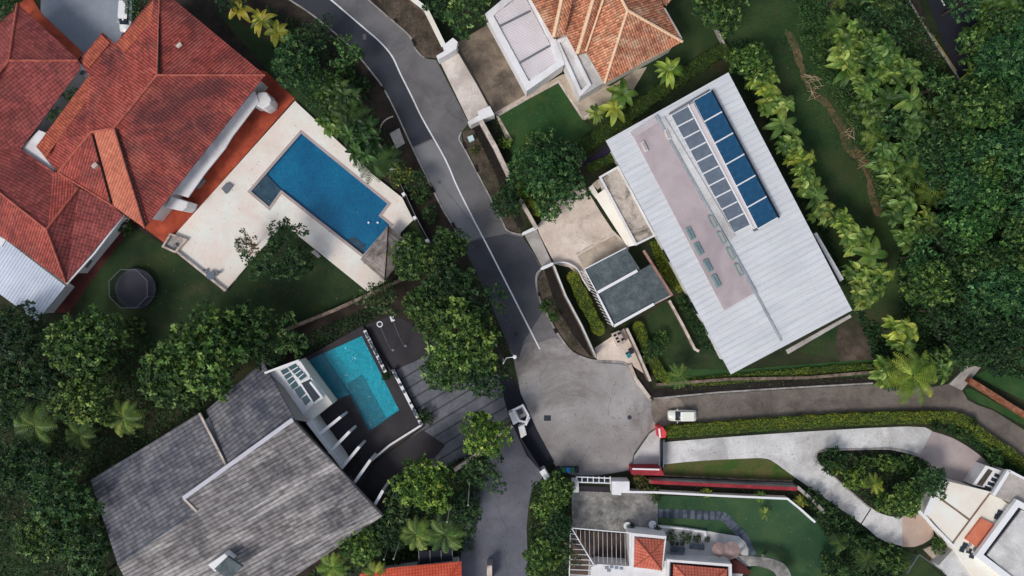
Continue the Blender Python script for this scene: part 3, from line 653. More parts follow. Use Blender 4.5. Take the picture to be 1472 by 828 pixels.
for i in range(n):
    a, d = W(*deck[i], .45), W(*deck[(i+1) % n], .45); b.face([(d.x, d.y, 0), (a.x, a.y, 0), a, d]); 
b.build('terrace_edge', M['coping'], kind='structure')
def build_pool(label, cat, outline, zt, wmat, zb=-.3, steps=None):
    t = thing('swimming_pool', label, cat, centre(outline))
    P = [W(x, y, zt) for x, y in outline]
    A = sum(P[i].x * P[(i+1) % len(P)].y - P[(i+1) % len(P)].x * P[i].y for i in range(len(P)))
    if A < 0: P.reverse()
    b = MB(); b.face([(p.x, p.y, zb + .32) for p in P])
    for i in range(len(P)):
        a, d = P[i], P[(i+1) % len(P)]; b.face([(a.x, a.y, zb + .32), (d.x, d.y, zb + .32), (d.x, d.y, zt), (a.x, a.y, zt)][::-1])
    b.build('basin', M[wmat], t, tri=True)
    b = MB(); b.face([(p.x, p.y, zt - .08) for p in P]); b.build('water_surface', M['water'], t, tri=True)
    return t, P
t, P = build_pool('deep blue L shaped swimming pool set in a pale sandstone terrace', 'pool', pool, .45, 'pool_blue')
slab_part(t, [(383, 251), (404, 273), (387, 297), (361, 275)], .0, .28, 'pool_step', 'steps')
slab_part(t, [(519, 366), (526, 353), (508, 340), (494, 347)], .03, .10, 'pool_step', 'steps')
parapet(t, [(433, 192), (557, 293), (544, 310), (560, 323), (522, 366), (404, 273), (387, 297), (361, 275)], -.42, .44, .475, 'mauve', 'pool_coping')
for x, y in ((530, 320), (543, 320)):
    p = W(x, y, .3); b = MB(); b.lathe(p.x, p.y, [(.0, .30), (.14, .36), (.16, .40), (.1, .43), (0, .44)], 12); b.build('bubbler', M['white'], t)
gz = [(558, 324), (518, 373), (553, 404), (593, 354)]
g = thing('gazebo', 'square weathered timber gazebo roof at the pool corner', 'gazebo', centre(gz, 2.6))
ap = (556, 364, 4.7)
roof(g, [[(558, 324, 2.7), (518, 373, 2.7), ap], [(518, 373, 2.7), (553, 404, 2.7), ap], [(553, 404, 2.7), (593, 354, 2.7), ap], [(593, 354, 2.7), (558, 324, 2.7), ap]], 'wood', ridges=[[(558, 324, 2.7), ap], [ap, (553, 404, 2.7)]], rmat='drain', rr=.07, solid=.12)
for x, y in ((558, 330), (524, 372), (553, 398), (586, 355)):
    p = W(x, y, 2.6); b = MB(); b.box(p.x, p.y, 0, 2.7, .18, .18, R(38)); b.build('post', M['bark'], g)
# low walls and boxes round the terrace
def wall_thing(name, label, pts, w, z, mat='white_wall', cap='coping', capw=None, group=None, cat='wall', z0=0):
    mid = pts[len(pts)//2]; loc = W(mid[0], mid[1], z); loc.z = 0
    t = thing(name, label, cat, loc, group)
    b = MB(); strip(b, pts, w, z0, z - .07); b.build('wall_body', M[mat], t)
    b = MB(); strip(b, pts, capw or w + .08, z - .068, z); b.build('coping', M[cap], t)
    return t
wall_thing('low_wall', 'low cream coped wall along the lower left edge of the sandstone terrace', [(254, 362), (324, 418)], .25, .95)
t = thing('planter_box', 'pale square planter box where the terracotta terrace meets the sandstone deck', 'planter', W(248, 350, .9) * Vector((1, 1, 0)) if False else Vector((W(248, 350).x, W(248, 350).y, 0)))
parapet(t, [(244, 335), (269, 344), (252, 364), (232, 355)], .28, 0, 1.1, 'coping', 'rim'); slab_part(t, [(244, 337), (266, 345), (251, 362), (235, 354)], 0, .6, 'concrete', 'fill')
p = W(253, 353, .6); b = MB(); b.box(p.x, p.y, .6, 1.0, .5, .5, R(35)); b.build('valve_box', M['grey_metal'], t)
for pts, lb in (([(395, 335), (380, 352)], 'short step beside the notch in the terrace'), ([(350, 386), (338, 404), (335, 402), (347, 384)], 'pale steps on the lower right edge of the terrace'),):
    b = MB()
    if len(pts) == 2: strip(b, pts, .5, 0, .3)
    else: b.prism(pts, 0, .35)
    tag(b.build('garden_step', M['concrete'], None), lb, 'step')
b = MB(); b.prism([(447, 362), (452, 359), (461, 368), (457, 371)], 0, .4); tag(b.build('garden_step', M['concrete']), 'small grey step against the long arm of the terrace', 'step')
p = W(305, 396, .45); t = thing('patio_table', 'small round glass patio table near the terrace corner wall', 'table', (p.x, p.y, .45))
b = MB(); b.lathe(p.x, p.y, [(0, 1.12), (.62, 1.12), (.62, 1.16), (0, 1.165)], 20); b.build('table_top', M['solar_grey'], t)
b = MB(); b.lathe(p.x, p.y, [(.3, .45), (.3, .49), (.05, .52), (.04, 1.11), (0, 1.115)], 10); b.build('pedestal', M['grey_metal'], t)
for k, a in enumerate((20, 140)):
    q = p + Vector((math.cos(R(a)), math.sin(R(a)), 0)) * 1.0
    t = thing('patio_chair', ['grey patio chair on the right of the round glass table', 'grey patio chair on the left of the round glass table'][k], 'chair', (q.x, q.y, .45), 'patio chairs')
    b = MB(); b.box(q.x, q.y, .85, .9, .45, .45, R(a)); b.build('seat', M['grey_metal'], t)
    b = MB(); q2 = q + Vector((math.cos(R(a)), math.sin(R(a)), 0)) * .22; b.box(q2.x, q2.y, .9, 1.3, .05, .45, R(a)); b.build('backrest', M['grey_metal'], t)
    for sx in (-1, 1):
        for sy in (-1, 1):
            q3 = q + Matrix.Rotation(R(a), 3, 'Z') @ Vector((sx * .2, sy * .2, 0)); b = MB(); b.box(q3.x, q3.y, .45, .85, .03, .03); b.build('leg', M['grey_metal'], t)
# sun lounger like dark boxes on the terrace
t = thing('pool_bench', 'grey bench at the edge between red terrace and pool deck', 'bench', Vector((W(327, 270).x, W(327, 270).y, .45)))
slab_part(t, [(318, 271), (326, 262), (334, 267), (325, 279)], .7, .85, 'grey_metal', 'seat'); slab_part(t, [(320, 271), (326, 264), (328, 266), (322, 273)], .45, .7, 'black', 'leg')
# trampoline: net ring above, mat below
p = W(190, 415, 1.8); t = thing('trampoline', 'round black trampoline with an octagonal safety net on the dark lawn', 'trampoline', (p.x, p.y, 0))
rr = 3.0
b = MB(); b.lathe(p.x, p.y, [(0, .9), (rr - .35, .9)], 32); b.build('mat', plain('jump_mat', c(44, 44, 56), .6), t)
b = MB(); b.lathe(p.x, p.y, [(rr - .38, .93), (rr, .93), (rr + .04, .86), (rr - .3, .84)], 32); b.build('pad', plain('navy_pad', c(56, 60, 72), .6), t)
ring = [Vector((p.x + rr * math.cos(2*math.pi*k/8 + .4), p.y + rr * math.sin(2*math.pi*k/8 + .4), 2.9)) for k in range(8)]
b = MB(); b.tube([ring[k % 8] for k in range(9)], .045, 6); b.build('net_ring', M['grey_metal'], t)
for q in ring:
    b = MB(); b.tube([(q.x, q.y, 0), (q.x, q.y, 2.9)], .035, 6); b.build('pole', M['grey_metal'], t)
m = N('black_netting'); wv = m.n('TexChecker'); wv.inputs['Scale'].default_value = 24; m.l(m.pos(), wv.inputs['Vector'])
trn = m.n('BsdfTransparent'); ms = m.n('MixShader'); ms.inputs[0].default_value = .4; m.col((.02, .02, .026, 1)); m.fin(.9, .1)
m.l(trn.outputs[0], ms.inputs[1]); m.l(m.b.outputs[0], ms.inputs[2]); m.l(ms.outputs[0], m.out.inputs[0])
b = MB()
for k in range(8):
    a, d = ring[k], ring[(k + 1) % 8]; b.face([(a.x, a.y, .9), (d.x, d.y, .9), d, a])
b.build('net', m.mat, t)
for k in range(6):
    a = k / 6 * 6.283; q = Vector((p.x + (rr - .1) * math.cos(a), p.y + (rr - .1) * math.sin(a), 0)); b = MB(); b.tube([(q.x, q.y, 0), (q.x, q.y, .86)], .04, 6); b.build('leg', M['grey_metal'], t)

# pool fence with white posts along the road side
t = thing('garden_fence', 'dark railing with four white square posts between the blue pool terrace and the road', 'fence', Vector((W(590, 300).x, W(590, 300).y, 0)))
fp = [(563, 244), (580, 279), (596, 313), (614, 346)]
b = MB(); strip(b, fp, .12, 0, 1.3); b.build('railing', M['drain'], t)
b = MB(); strip(b, [(x + 2, y - 1) for x, y in fp], .10, 1.3, 1.42); b.build('rail', M['grey_metal'], t)
for x, y in fp: p = W(x, y, 1.6); b = MB(); b.box(p.x, p.y, 0, 1.6, .5, .5, R(28)); b.build('post', M['white'], t, bevel=.04)
# boundary wall between the two pool gardens
wall_thing('boundary_wall', 'long dark stained boundary wall between the lawn and the teal pool garden', [(604, 392), (576, 402), (528, 424), (480, 446), (428, 467), (380, 486)], .4, 1.8, 'old_wall', 'old_wall')

# --- grey shingle house, lower left
er, rr_ = 5.2, 8.6
oc = [(130, 690), (287, 594), (296, 592), (378, 520), (424, 604), (551, 741), (400, 850), (220, 870), (169, 811)]
hc = thing('shingle_house', 'large house with weathered grey shingle roof beside the teal pool', 'house', centre(oc, 6))
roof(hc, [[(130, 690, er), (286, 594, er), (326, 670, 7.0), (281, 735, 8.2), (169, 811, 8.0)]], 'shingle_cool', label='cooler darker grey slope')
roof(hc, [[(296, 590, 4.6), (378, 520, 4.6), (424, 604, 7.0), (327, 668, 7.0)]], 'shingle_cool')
roof(hc, [[(264, 716, rr_), (420, 604, rr_), (551, 741, 5.6), (400, 845, 5.4), (215, 900, 5.2), (169, 811, 8.1), (281, 735, 8.3)]], 'shingle', label='broad pale streaked slope')
b = MB(); b.bar(W(264, 716, 8.75), W(421, 603, 8.75), .55, .35); b.build('ridge_cap', plain('ridge_flashing', c(186, 184, 192)), hc)
b = MB(); b.bar(W(264, 716, 8.6), W(283, 735, 8.4), .3, .25); b.build('ridge_cap', M['coping'], hc)
b = MB(); b.bar(W(287, 594, 5.3), W(325, 668, 7.1), .3, .25); b.build('flashing', M['coping'], hc)
b = MB(); b.bar(W(169, 811, 8.2), W(281, 735, 8.35), .22, .18); b.build('ridge_cap', M['slate'], hc)
b = MB(); b.bar(W(424, 606, 8.3), W(551, 741, 5.5), .3, .3); b.build('fascia', M['shingle_cool'], hc)
walls(hc, [(140, 690), (287, 600), (376, 528), (416, 604), (540, 741), (400, 840), (225, 860), (175, 811)], 5.0, ins=.8)
ch = slab_part(hc, [(299, 812), (323, 796), (333, 806), (309, 822)], 6.2, 8.4, 'white_wall', 'dormer')
slab_part(hc, [(308, 818), (327, 800), (349, 815), (330, 833)], 8.0, 8.5, 'garage_roof', 'dormer_roof')
p = W(166, 768, 7); b = MB(); b.bar(W(163, 772, 6.9), W(170, 765, 6.9), .35, .3); b.build('vent', M['white'], hc)
# white balcony wing
sf = [(381, 535), (431, 517), (478, 580), (444, 607), (421, 603), (393, 562)]
slab_part(hc, sf, 0, 3.6, 'cream', 'balcony_floor', label='beige balcony floor')
slab_part(hc, [(384, 533), (431, 518), (464, 568), (436, 596), (408, 556)], 3.6, 4.3, 'white_wall', 'balcony_roof')
b = MB(); b.bar(W(381, 535, 4.6), W(393, 562, 4.6), .9, .5); b.build('parapet', M['white_wall'], hc)
b = MB(); b.bar(W(391, 560, 4.6), W(421, 603, 4.6), .4, .5); b.build('parapet', M['coping'], hc)
b = MB(); b.bar(W(381, 536, 4.9), W(430, 518, 4.9), .3, .5); b.build('parapet', M['white'], hc)
for q in ([(403, 533), (412, 529), (429, 555), (421, 560)], [(414, 528), (424, 523), (441, 541), (432, 547)], [(423, 560), (431, 555), (439, 566), (431, 573)], [(433, 573), (441, 567), (447, 576), (439, 583)]):
    sk = slab_part(hc, q, 4.3, 4.42, 'glass', 'skylight')
b = MB(); b.bar(W(446, 549, 4.45), W(463, 571, 4.45), .3, .3); b.bar(W(431, 550, 4.45), W(446, 543, 4.45), .25, .25); b.bar(W(451, 580, 4.45), W(464, 571, 4.45), .25, .25); b.bar(W(433, 552, 4.45), W(451, 580, 4.45), .2, .25)
b.build('skylight_frame', M['white'], hc); slab_part(hc, [(433, 551), (446, 545), (461, 570), (451, 578)], 4.3, 4.38, 'window', 'skylight')
b = MB()
for t_ in (.25, .5, .75): b.bar(W(403 + 18*t_, 533 + 27*t_, 4.5), W(424 + 17*t_, 523 + 18*t_, 4.5), .12, .1)
b.build('glazing_bar', M['white'], hc)
slab_part(hc, [(440, 608), (446, 604), (492, 668), (491, 674)], 0, 5.2, 'white_wall', 'parapet')
slab_part(hc, [(446, 605), (452, 601), (498, 668), (492, 670)], 2.2, 2.5, 'glass', 'glass_canopy')
for (a, d) in (((457, 626), (489, 600)), ((473, 651), (502, 621)), ((491, 673), (516, 643)), ((510, 693), (532, 662)), ((539, 725), (550, 706))):
    b = MB(); A_, D_ = W(*a, 5.0), W(*d, 4.6); b.bar(A_, D_, .42, .5); b.box(D_.x, D_.y, 0, 4.9, .38, .38, math.atan2(D_.y - A_.y, D_.x - A_.x)); b.build('pergola_fin', M['white_wall'], hc)
# teal pool and its black deck
dk = [(436, 516), (521, 468), (612, 610), (530, 668), (500, 650), (470, 610), (470, 585)]
pl = [(442, 517), (521, 482), (575, 590), (531, 620), (477, 577)]
holed('pool_deck', dk, [(442, 518), (520, 483), (574, 590), (531, 620), (503, 568), (477, 577)], .5, 'dark_tile')
t, P = build_pool('teal swimming pool with a darker shelf in a black tiled deck', 'pool', [(442, 518), (520, 483), (574, 590), (531, 620), (503, 568), (477, 577)], .5, 'pool_teal')
slab_part(t, [(444, 517), (464, 508), (503, 567), (478, 576)], .0, .2, 'pool_shelf', 'shelf')
slab_part(t, [(500, 551), (521, 538), (555, 601), (531, 618), (503, 568)], .0, .06, 'pool_shelf', 'deep_end')
sheet('deck_side', [(470, 590), (545, 650), (520, 700), (552, 740), (500, 700), (445, 610)], .3, M['dark_tile'])
for k, pts in enumerate(([(524, 475), (539, 505), (554, 535)], [(565, 532), (587, 575), (606, 611)])):
    lb = ['long white pebble planter rail on the upper right side of the teal pool', 'long white pebble planter rail on the lower right side of the teal pool'][k]
    t = wall_thing('pool_wall', lb, pts, .55, 1.0, 'dark_tile', 'white_wall', .45)
    b = MB()
    for q in range(24):
        u = random.random(); i = 0 if u < .5 else 1; u = u * 2 % 1; x = pts[i][0] + (pts[i+1][0]-pts[i][0])*u + random.uniform(-1.3, 1.3); y = pts[i][1] + (pts[i+1][1]-pts[i][1])*u
        p = W(x, y, 1.02); b.lathe(p.x, p.y, [(.22, 1.0), (.2, 1.1), (.0, 1.14)], 6)
    b.build('pebbles', M['slate'], t)
wall_thing('pool_wall', 'thin white wall closing the lower end of the black pool deck', [(606, 611), (560, 640), (534, 662)], .22, 1.0, 'dark_tile', 'white_wall')
b = MB(); b.tube([W(503, 683, .4), W(522, 712, .4)], .06, 6); tag(b.build('garden_hose', M['slate']), 'thin pale hose on the black paving beside the pergola fins', 'hose')
# two slim forecourt lamps
for k, (hx, hy, bx_, by_) in enumerate(((546, 466, 565, 503), (564, 458, 583, 497))):
    A_ = W(bx_, by_, .05); D_ = W(hx, hy, 3.2)
    t = thing('arm_lamp', ['slim arching lamp with a round white ring head', 'slim arching lamp with a solid white block head'][k] + ' over the black forecourt', 'lamp', (A_.x, A_.y, 0), 'forecourt lamps')
    b = MB(); b.tube([A_, A_ + Vector((0, 0, 1.2)), A_.lerp(D_, .35) + Vector((0, 0, 1.4)), A_.lerp(D_, .7) + Vector((0, 0, .9)), D_], .035, 6); b.build('pole', M['grey_metal'], t)
    b = MB()
    if k == 0: b.tube([D_ + Vector((.38 * math.cos(a), .38 * math.sin(a), 0)) for a in [i * .524 for i in range(13)]], .09, 6)
    else: b.box(D_.x, D_.y, 3.1, 3.3, .55, .8, R(20))
    b.build('lamp_head', M['white'], t)
    b = MB(); b.lathe(A_.x, A_.y, [(.2, .02), (.2, .08), (.05, .1), (0, .11)], 10); b.build('base_plate', M['grey_metal'], t)
# small red roof at the bottom edge and its canopy
he = thing('tiled_house', 'small bright orange roof cut by the bottom photo edge beside the lower driveway', 'house', centre([(565, 830), (663, 830)], 3.5), 'red tiled houses')
roof(he, [[(518, 825, 4), (563, 816, 4), (663, 807, 4), (630, 852, 5.6), (566, 860, 5.6)], [(663, 807, 4), (666, 902, 4), (630, 852, 5.6)], [(666, 902, 4), (522, 912, 4), (566, 860, 5.6), (630, 852, 5.6)], [(522, 912, 4), (518, 825, 4), (566, 860, 5.6)]], 'tile_new', ridges=[[(663, 807, 4), (630, 852, 5.6)], [(630, 852, 5.6), (566, 860, 5.6)]], rmat='tile_new', rr=.12)
walls(he, [(521, 828), (660, 811), (662, 898), (525, 906)], 4, ins=.3)
slab_part(he, [(602, 793), (650, 788), (651, 806), (600, 812)], 2.6, 2.8, 'highway', 'canopy')
b = MB()
for x in (602, 618, 634, 650): p = W(x, 800, 2.8); b.bar(W(x, 791, 2.9), W(x + .5, 810, 2.9), .08, .08)
b.build('canopy_rail', M['grey_metal'], he)
wall_thing('gate_pier', 'pale upright gate pier cut by the bottom photo edge on the lower driveway', [(703.5, 813), (703.5, 840)], .75, 2.6, 'concrete', 'coping', .75, cat='pier')
# tiled guard kiosk and walls beside the gate
t = thing('gatehouse', 'small white open framed gatehouse beside the turning circle', 'gatehouse', centre([(745, 602)]))
parapet(t, [(736, 589), (752, 581), (761, 597), (757, 609), (745, 606)], .28, 2.6, 2.9, 'white', 'roof_frame')
slab_part(t, [(737, 590), (750, 584), (758, 597), (746, 603)], 2.2, 2.3, 'concrete', 'roof'); slab_part(t, [(743, 590), (750, 587), (753, 594), (746, 597)], 2.3, 2.36, 'window', 'skylight')
slab_part(t, [(731, 594), (741, 590), (748, 605), (738, 611)], 0, 2.4, 'white_wall', 'wall', .04)
slab_part(t, [(745, 614), (753, 610), (757, 625), (749, 630)], 0, 2.0, 'white_wall', 'pier', .04)
b = MB(); b.bar(W(755, 611, 2.2), W(761, 599, 2.2), .35, .4); b.build('beam', M['white'], t)
for x, y in ((738, 592), (758, 600), (747, 606)): p = W(x, y, 2.5); b = MB(); b.box(p.x, p.y, 0, 2.6, .18, .18, R(30)); b.build('post', M['white'], t)
wall_thing('boundary_wall', 'pale boundary wall top running from under the trees up to the gatehouse', [(653, 676), (670, 665), (692, 648), (718, 626), (736, 612)], .5, 2.0, 'old_wall', 'coping')
wall_thing('gate_pier', 'white gate pier at the lower corner of the turning circle', [(779, 676), (787, 689)], .85, 2.2, 'white_wall', 'white', .85, cat='pier')
t = thing('sliding_gate', 'long black sliding gate between the gatehouse and the white pier', 'gate', centre([(765, 650)]))
b = MB(); b.bar(W(748, 630, 1.0), W(778, 677, 1.0), .1, 1.7); b.build('panel', M['black'], t); b = MB(); b.bar(W(748, 630, 1.9), W(778, 677, 1.9), .16, .1); b.build('rail', M['highway'], t)
t = thing('street_lamp', 'white street lamp on a short arm at the road edge by the big tree', 'street lamp', Vector((W(724, 516).x, W(724, 516).y, 0)))
p = W(724, 516); b = MB(); b.tube([(p.x, p.y, 0), (p.x, p.y, 6.8), W(728, 514.5, 7.1), W(740, 513, 7.2)], [.09, .06, .05, .05], 8); b.build('pole', M['white'], t)
q = W(740, 513, 7.2); b = MB(); b.lathe(q.x, q.y, [(0, 7.05), (.25, 7.08), (.3, 7.15), (.22, 7.28), (0, 7.32)], 12); b.build('lamp_head', M['white'], t)
ORD = ['first', 'second', 'third', 'fourth', 'fifth', 'sixth', 'seventh', 'eighth', 'ninth', 'tenth', 'eleventh', 'twelfth', 'thirteenth', 'fourteenth', 'fifteenth', 'sixteenth', 'seventeenth', 'eighteenth', 'nineteenth', 'twentieth', 'twenty first', 'twenty second', 'twenty third']

# --- long white metal roofed house with the solar panels
z = 7.6
od = [(1047, 104), (871, 202), (1051, 538), (1225, 446)]
hd = thing('metal_roof_house', 'long house under a flat white metal roof with blue solar panels', 'house', centre(od, z))
axis = math.atan2(W(871, 202, z).y - W(1051, 538, z).y, W(871, 202, z).x - W(1051, 538, z).x)
ang = math.degrees(axis)
ra = flatuv(od, z, ang).build('roof', M['metal_roof'], hd, solid=.3)
walls(hd, od, z - .3, ins=1.1)
P = inset([W(x, y, z) for x, y in od], 1.1)
for i in range(4):
    L = (Vector(P[(i+1) % 4]) - Vector(P[i])).length
    wins(hd, P, i, [.15, .35, .6, .85] if L > 25 else [.3, .7], 5.2, 2.2, 1.5); wins(hd, P, i, [.25, .5, .75] if L > 25 else [.5], 1.8, 2.2, 1.7)
z1 = z + .12
slab_part(hd, [(910, 195), (944, 172), (1085, 421), (1041, 446)], z, z1, 'pink', 'roof_deck', label='dusty pink flat roof strip')
b = MB(); b.bar(W(909, 194, z+.2), W(944, 172, z+.2), .9, .12); b.build('deck_border', mottled('grey_border', c(176, 166, 168), c(188, 178, 180)), hd)
b = MB(); b.bar(W(943, 166, z+.25), W(1087, 423, z+.25), .3, .3); b.bar(W(1087, 423, z+.12), W(1123, 490, z+.12), .3, .16); b.build('gutter', mottled('gutter_grey', c(140, 146, 152), c(168, 172, 176)), hd)
b = MB(); b.bar(W(950, 170, z+.16), W(1052, 342, z+.16), 1.1, .1); b.build('walkway', M['concrete_white'], hd)
def panels(q, n, z0, mat, name, frame, fw=.16, skip=()):
    (ax, ay), (bx_, by_), (cx_, cy_), (dx_, dy_) = q   # a-b short top edge, d-c short bottom edge
    A_, B_, C_, D_ = W(ax, ay, z0), W(bx_, by_, z0), W(cx_, cy_, z0), W(dx_, dy_, z0)
    base = MB(); base.prism([(p.x, p.y) for p in (A_, B_, C_, D_)], z0 - .25, z0 - .03, px=False); base.build('panel_frame', M[frame], hd)
    for k in range(n):
        t0, t1 = k / n, (k + 1) / n; L = (D_ - A_).length; g0 = fw / 2 / L
        a1, b1 = A_.lerp(D_, t0 + g0), B_.lerp(C_, t0 + g0); d1, c1 = A_.lerp(D_, t1 - g0), B_.lerp(C_, t1 - g0)
        o = MB(); P4 = [a1, b1, c1, d1]
        A2 = sum(P4[i].x * P4[(i+1) % 4].y - P4[(i+1) % 4].x * P4[i].y for i in range(4))
        if A2 < 0: P4.reverse()
        w_ = (b1 - a1).length; h_ = (d1 - a1).length
        tilt = .05 * (k % 2)
        o.face([(p.x, p.y, z0 + .02) for p in P4], [(0, 0), (w_, 0), (w_, h_), (0, h_)])
        for i in range(4):
            u, v = P4[i], P4[(i+1) % 4]; o.face([(u.x, u.y, z0 - .05), (v.x, v.y, z0 - .05), (v.x, v.y, z0 + .02), (u.x, u.y, z0 + .02)])
        o.build(name, M[mat], hd)
panels([(965, 165), (988, 153), (1078, 324), (1056, 335)], 10, z + .45, 'solar_grey', 'skylight_panel', 'white', .2)
panels([(997, 144), (1022, 130), (1118, 313), (1090, 329)], 6, z + .8, 'solar_blue', 'solar_panel', 'white', .2)
b = MB(); b.bar(W(1023, 130, z+.55), W(1120, 313, z+.55), .16, .5); b.build('panel_shadow_edge', M['highway'], hd)  # dark bar paints the raised panels' shadow along their right side
b = MB(); b.bar(W(993, 150, z+.35), W(1086, 328, z+.35), .7, .4); b.build('panel_walkway', M['panel_roof'], hd)
b = MB(); b.bar(W(989, 151, z+.62), W(1082, 328, z+.62), .2, .12); b.build('pipe', M['white'], hd)
b = MB(); b.bar(W(962, 164, z+.3), W(1019, 130, z+.3), .25, .2); b.bar(W(1083, 331, z+.3), W(1089, 329, z+.3), .4, .3); b.build('panel_rail', M['grey_metal'], hd)
dirv = (W(1047, 104, 0) - W(1225, 446, 0)).normalized()
for k, (x, y) in enumerate(((992, 336), (1004, 358), (1017, 382), (1029, 404), (1024, 318), (1037, 341), (1050, 364), (1062, 387), (926, 211), (959, 194))):
    p = W(x, y, z1); vent = k > 7
    L, w_ = (1.8, .62) if not vent else (1.5, .45)
    b = MB(); b.bar(p - dirv*L/2 + Vector((0, 0, .18)), p + dirv*L/2 + Vector((0, 0, .18)), w_, .34)
    sk = b.build('roof_vent' if vent else 'skylight', M['concrete_white'] if vent else mottled('skylight_kerb', c(100, 130, 130), c(125, 150, 148)), hd)
    b = MB(); b.bar(p - dirv*(L/2 - .18) + Vector((0, 0, .37)), p + dirv*(L/2 - .18) + Vector((0, 0, .37)), w_ * (.35 if k < 4 else .5), .05); b.build('pane', M['solar_grey' if k < 4 else 'mauve'], sk)
slab_part(hd, [(1170, 336), (1174, 334), (1213, 401), (1208, 405)], 5.6, 5.8, 'concrete_white', 'side_canopy')
slab_part(hd, [(1130, 503), (1222, 452), (1224, 456), (1133, 509)], 5.2, 5.4, 'concrete', 'side_canopy')
# old concrete roofed porch and cream canopy
hp = thing('annex', 'flat mouldy concrete roofed annex with a sloping cream canopy beside the white metal roof', 'annex', centre([(900, 300)]))
op = [(861, 254), (889, 238), (943, 339), (914, 353)]
walls(hp, op, 4.0, ins=.15); slab_part(hp, op, 3.8, 4.2, 'old_concrete', 'roof')
parapet(hp, op, .28, 4.2, 4.5, 'white_wall')
b = roofmesh([[(855, 282, 2.6), (874, 268, 4.0), (915, 352, 4.0), (902, 355, 2.6)]]); b.build('canopy', M['cream'], hp, solid=.15)
slab_part(hp, [(846, 270), (852, 265), (862, 282), (857, 285)], 0, .5, 'deck', 'step'); slab_part(hp, [(852, 264), (859, 258), (866, 266), (860, 272)], 0, .9, 'path', 'step')
# grey green garage
hg = thing('garage', 'double garage with two flat grey green roof slabs split by a white line', 'garage', centre([(890, 410)]))
g1 = [(840, 387), (900, 356), (920, 387), (858, 421)]; g2 = [(858, 422), (921, 388), (937, 379), (966, 425), (882, 469)]
slab_part(hg, g1, 2.9, 3.2, 'garage_roof', 'roof'); slab_part(hg, g2, 2.7, 3.0, 'garage_roof', 'roof')
walls(hg, g1, 2.9, ins=.3); walls(hg, g2, 2.7, ins=.3)
for a, d, w_ in (((858, 421), (916, 389), .4), ((882, 469), (940, 437), .38), ((858, 422), (882, 469), .28), ((840, 387), (858, 421), .14), ((840, 387), (900, 356), .14)):
    b = MB(); b.bar(W(*a, 3.25), W(*d, 3.25), w_, .2); b.build('roof_trim', M['white'], hg)
b = MB(); b.bar(W(966, 425, 3.1), W(925, 360, 3.1), .35, .3); b.build('fascia', mottled('pinkish_brown_trim', c(130, 96, 88), c(160, 126, 114), 1), hg)
b = MB(); b.bar(W(940, 437, 3.1), W(966, 424, 3.1), .2, .2); b.build('roof_trim', M['concrete'], hg)
for k in range(16):
    t_ = k / 15; p = W(842 + 38*t_, 393 + 74*t_, 2.7); b = MB(); b.bar(p + Vector((-.75, .35, 0)), p + Vector((.1, -.1, .1)), .12, .1); b.build('louvre', M['concrete_white'], hg)
# --- top house: white flat roofs and rust tiles
e, r_ = 5.8, 9.2
hf = thing('tiled_house', 'rust orange barrel tiled house at the top with white flat roofed wings', 'house', centre([(840, 60)]), 'red tiled houses')
apx = (902, 15, r_)
orf = [(752, -20), (796, 56), (813, 49), (829, 79), (843, 75), (869, 120), (981, 60), (950, -10)]
roof(hf, [[(752, -20, e), (796, 56, e), (813, 49, e), (829, 79, e), (843, 75, e), (869, 120, e), apx, (880, -26, r_), (800, -100, e)],
          [(869, 120, e), (981, 60, e), apx]], 'tile_rust', ridges=[[(869, 120, e), apx], [apx, (981, 60, e)], [apx, (880, -26, r_)]], rmat='ridge_rust', rr=.2)
roof(hf, [[apx, (981, 60, e), (955, 12, e), (935, -30, e), (880, -26, r_)]], 'tile_rust', name='roof', label='shaded rear slope')
for (a, d, f_) in (((796, 53), (808, -4), (826, 0)), ((830, 77), (853, -2), (867, 0)),):
    A_, D_ = W(*a, e + .5), W(*d, 8.4); b = MB(); b.tube([A_, D_], .28, 6); b.build('ridge_cap', M['ridge_rust'], hf)
for (a, d, x2) in (((831, 78), (853, -2), 10), ((796, 54), (808, -4), 16)):
    b = roofmesh([[(a[0], a[1], e + .45), (d[0], d[1], 8.35), (d[0] + x2, d[1], 7.9), (a[0] + x2, a[1] - 3, e + .2)]]); b.build('raised_rib', M['tile_rust'], hf, solid=.25)
b = MB(); b.tube([W(842, 74, e + .4), W(867, 0, 8.2)], .16, 6); b.build('ridge_cap', M['ridge_rust'], hf)
walls(hf, orf + [(860, -60)], e, 'cream', ins=.6)
roof(hf, [[(935, -30, 5.0), (940, 0, 5.0), (958, 8, 5.0), (968, -4, 5.0)]], 'tile_rust')
b = MB(); b.bar(W(955, 12, e), W(980, 56, e), .2, .2); b.build('gutter', M['concrete'], hf)
wf = [(697, 20), (730, -12), (760, -30), (811, 93), (757, 131)]
wfo = [(697, 20), (728, -6), (768, -30), (812, 92), (757, 131)]
slab_part(hf, wfo, 3.9, 4.3, 'white_wall', 'flat_roof'); walls(hf, wfo, 4.0, ins=.1, name='wall')
parapet(hf, wfo, .95, 4.3, 4.8, 'white_wall')
o = flatuv([(709, 20), (754, -6), (803, 88), (758, 114)], 4.5, 58); o.build('roof_sheeting', M['panel_roof'], hf)
for a, d in (((718, 38), (762, 16)), ((746, 91), (790, 66))):
    b = MB(); b.bar(W(*a, 4.6), W(*d, 4.6), .25, .25); b.build('gutter', M['grey_metal'], hf)
w2 = [(797, 58), (813, 49), (829, 80), (843, 76), (868, 119), (834, 139)]
slab_part(hf, w2, 3.9, 4.25, 'concrete_white', 'flat_roof'); walls(hf, w2, 4.0, ins=.1); 
parapet(hf, [(797, 58), (816, 52), (850, 122), (834, 139)], .5, 4.25, 4.7, 'white_wall')
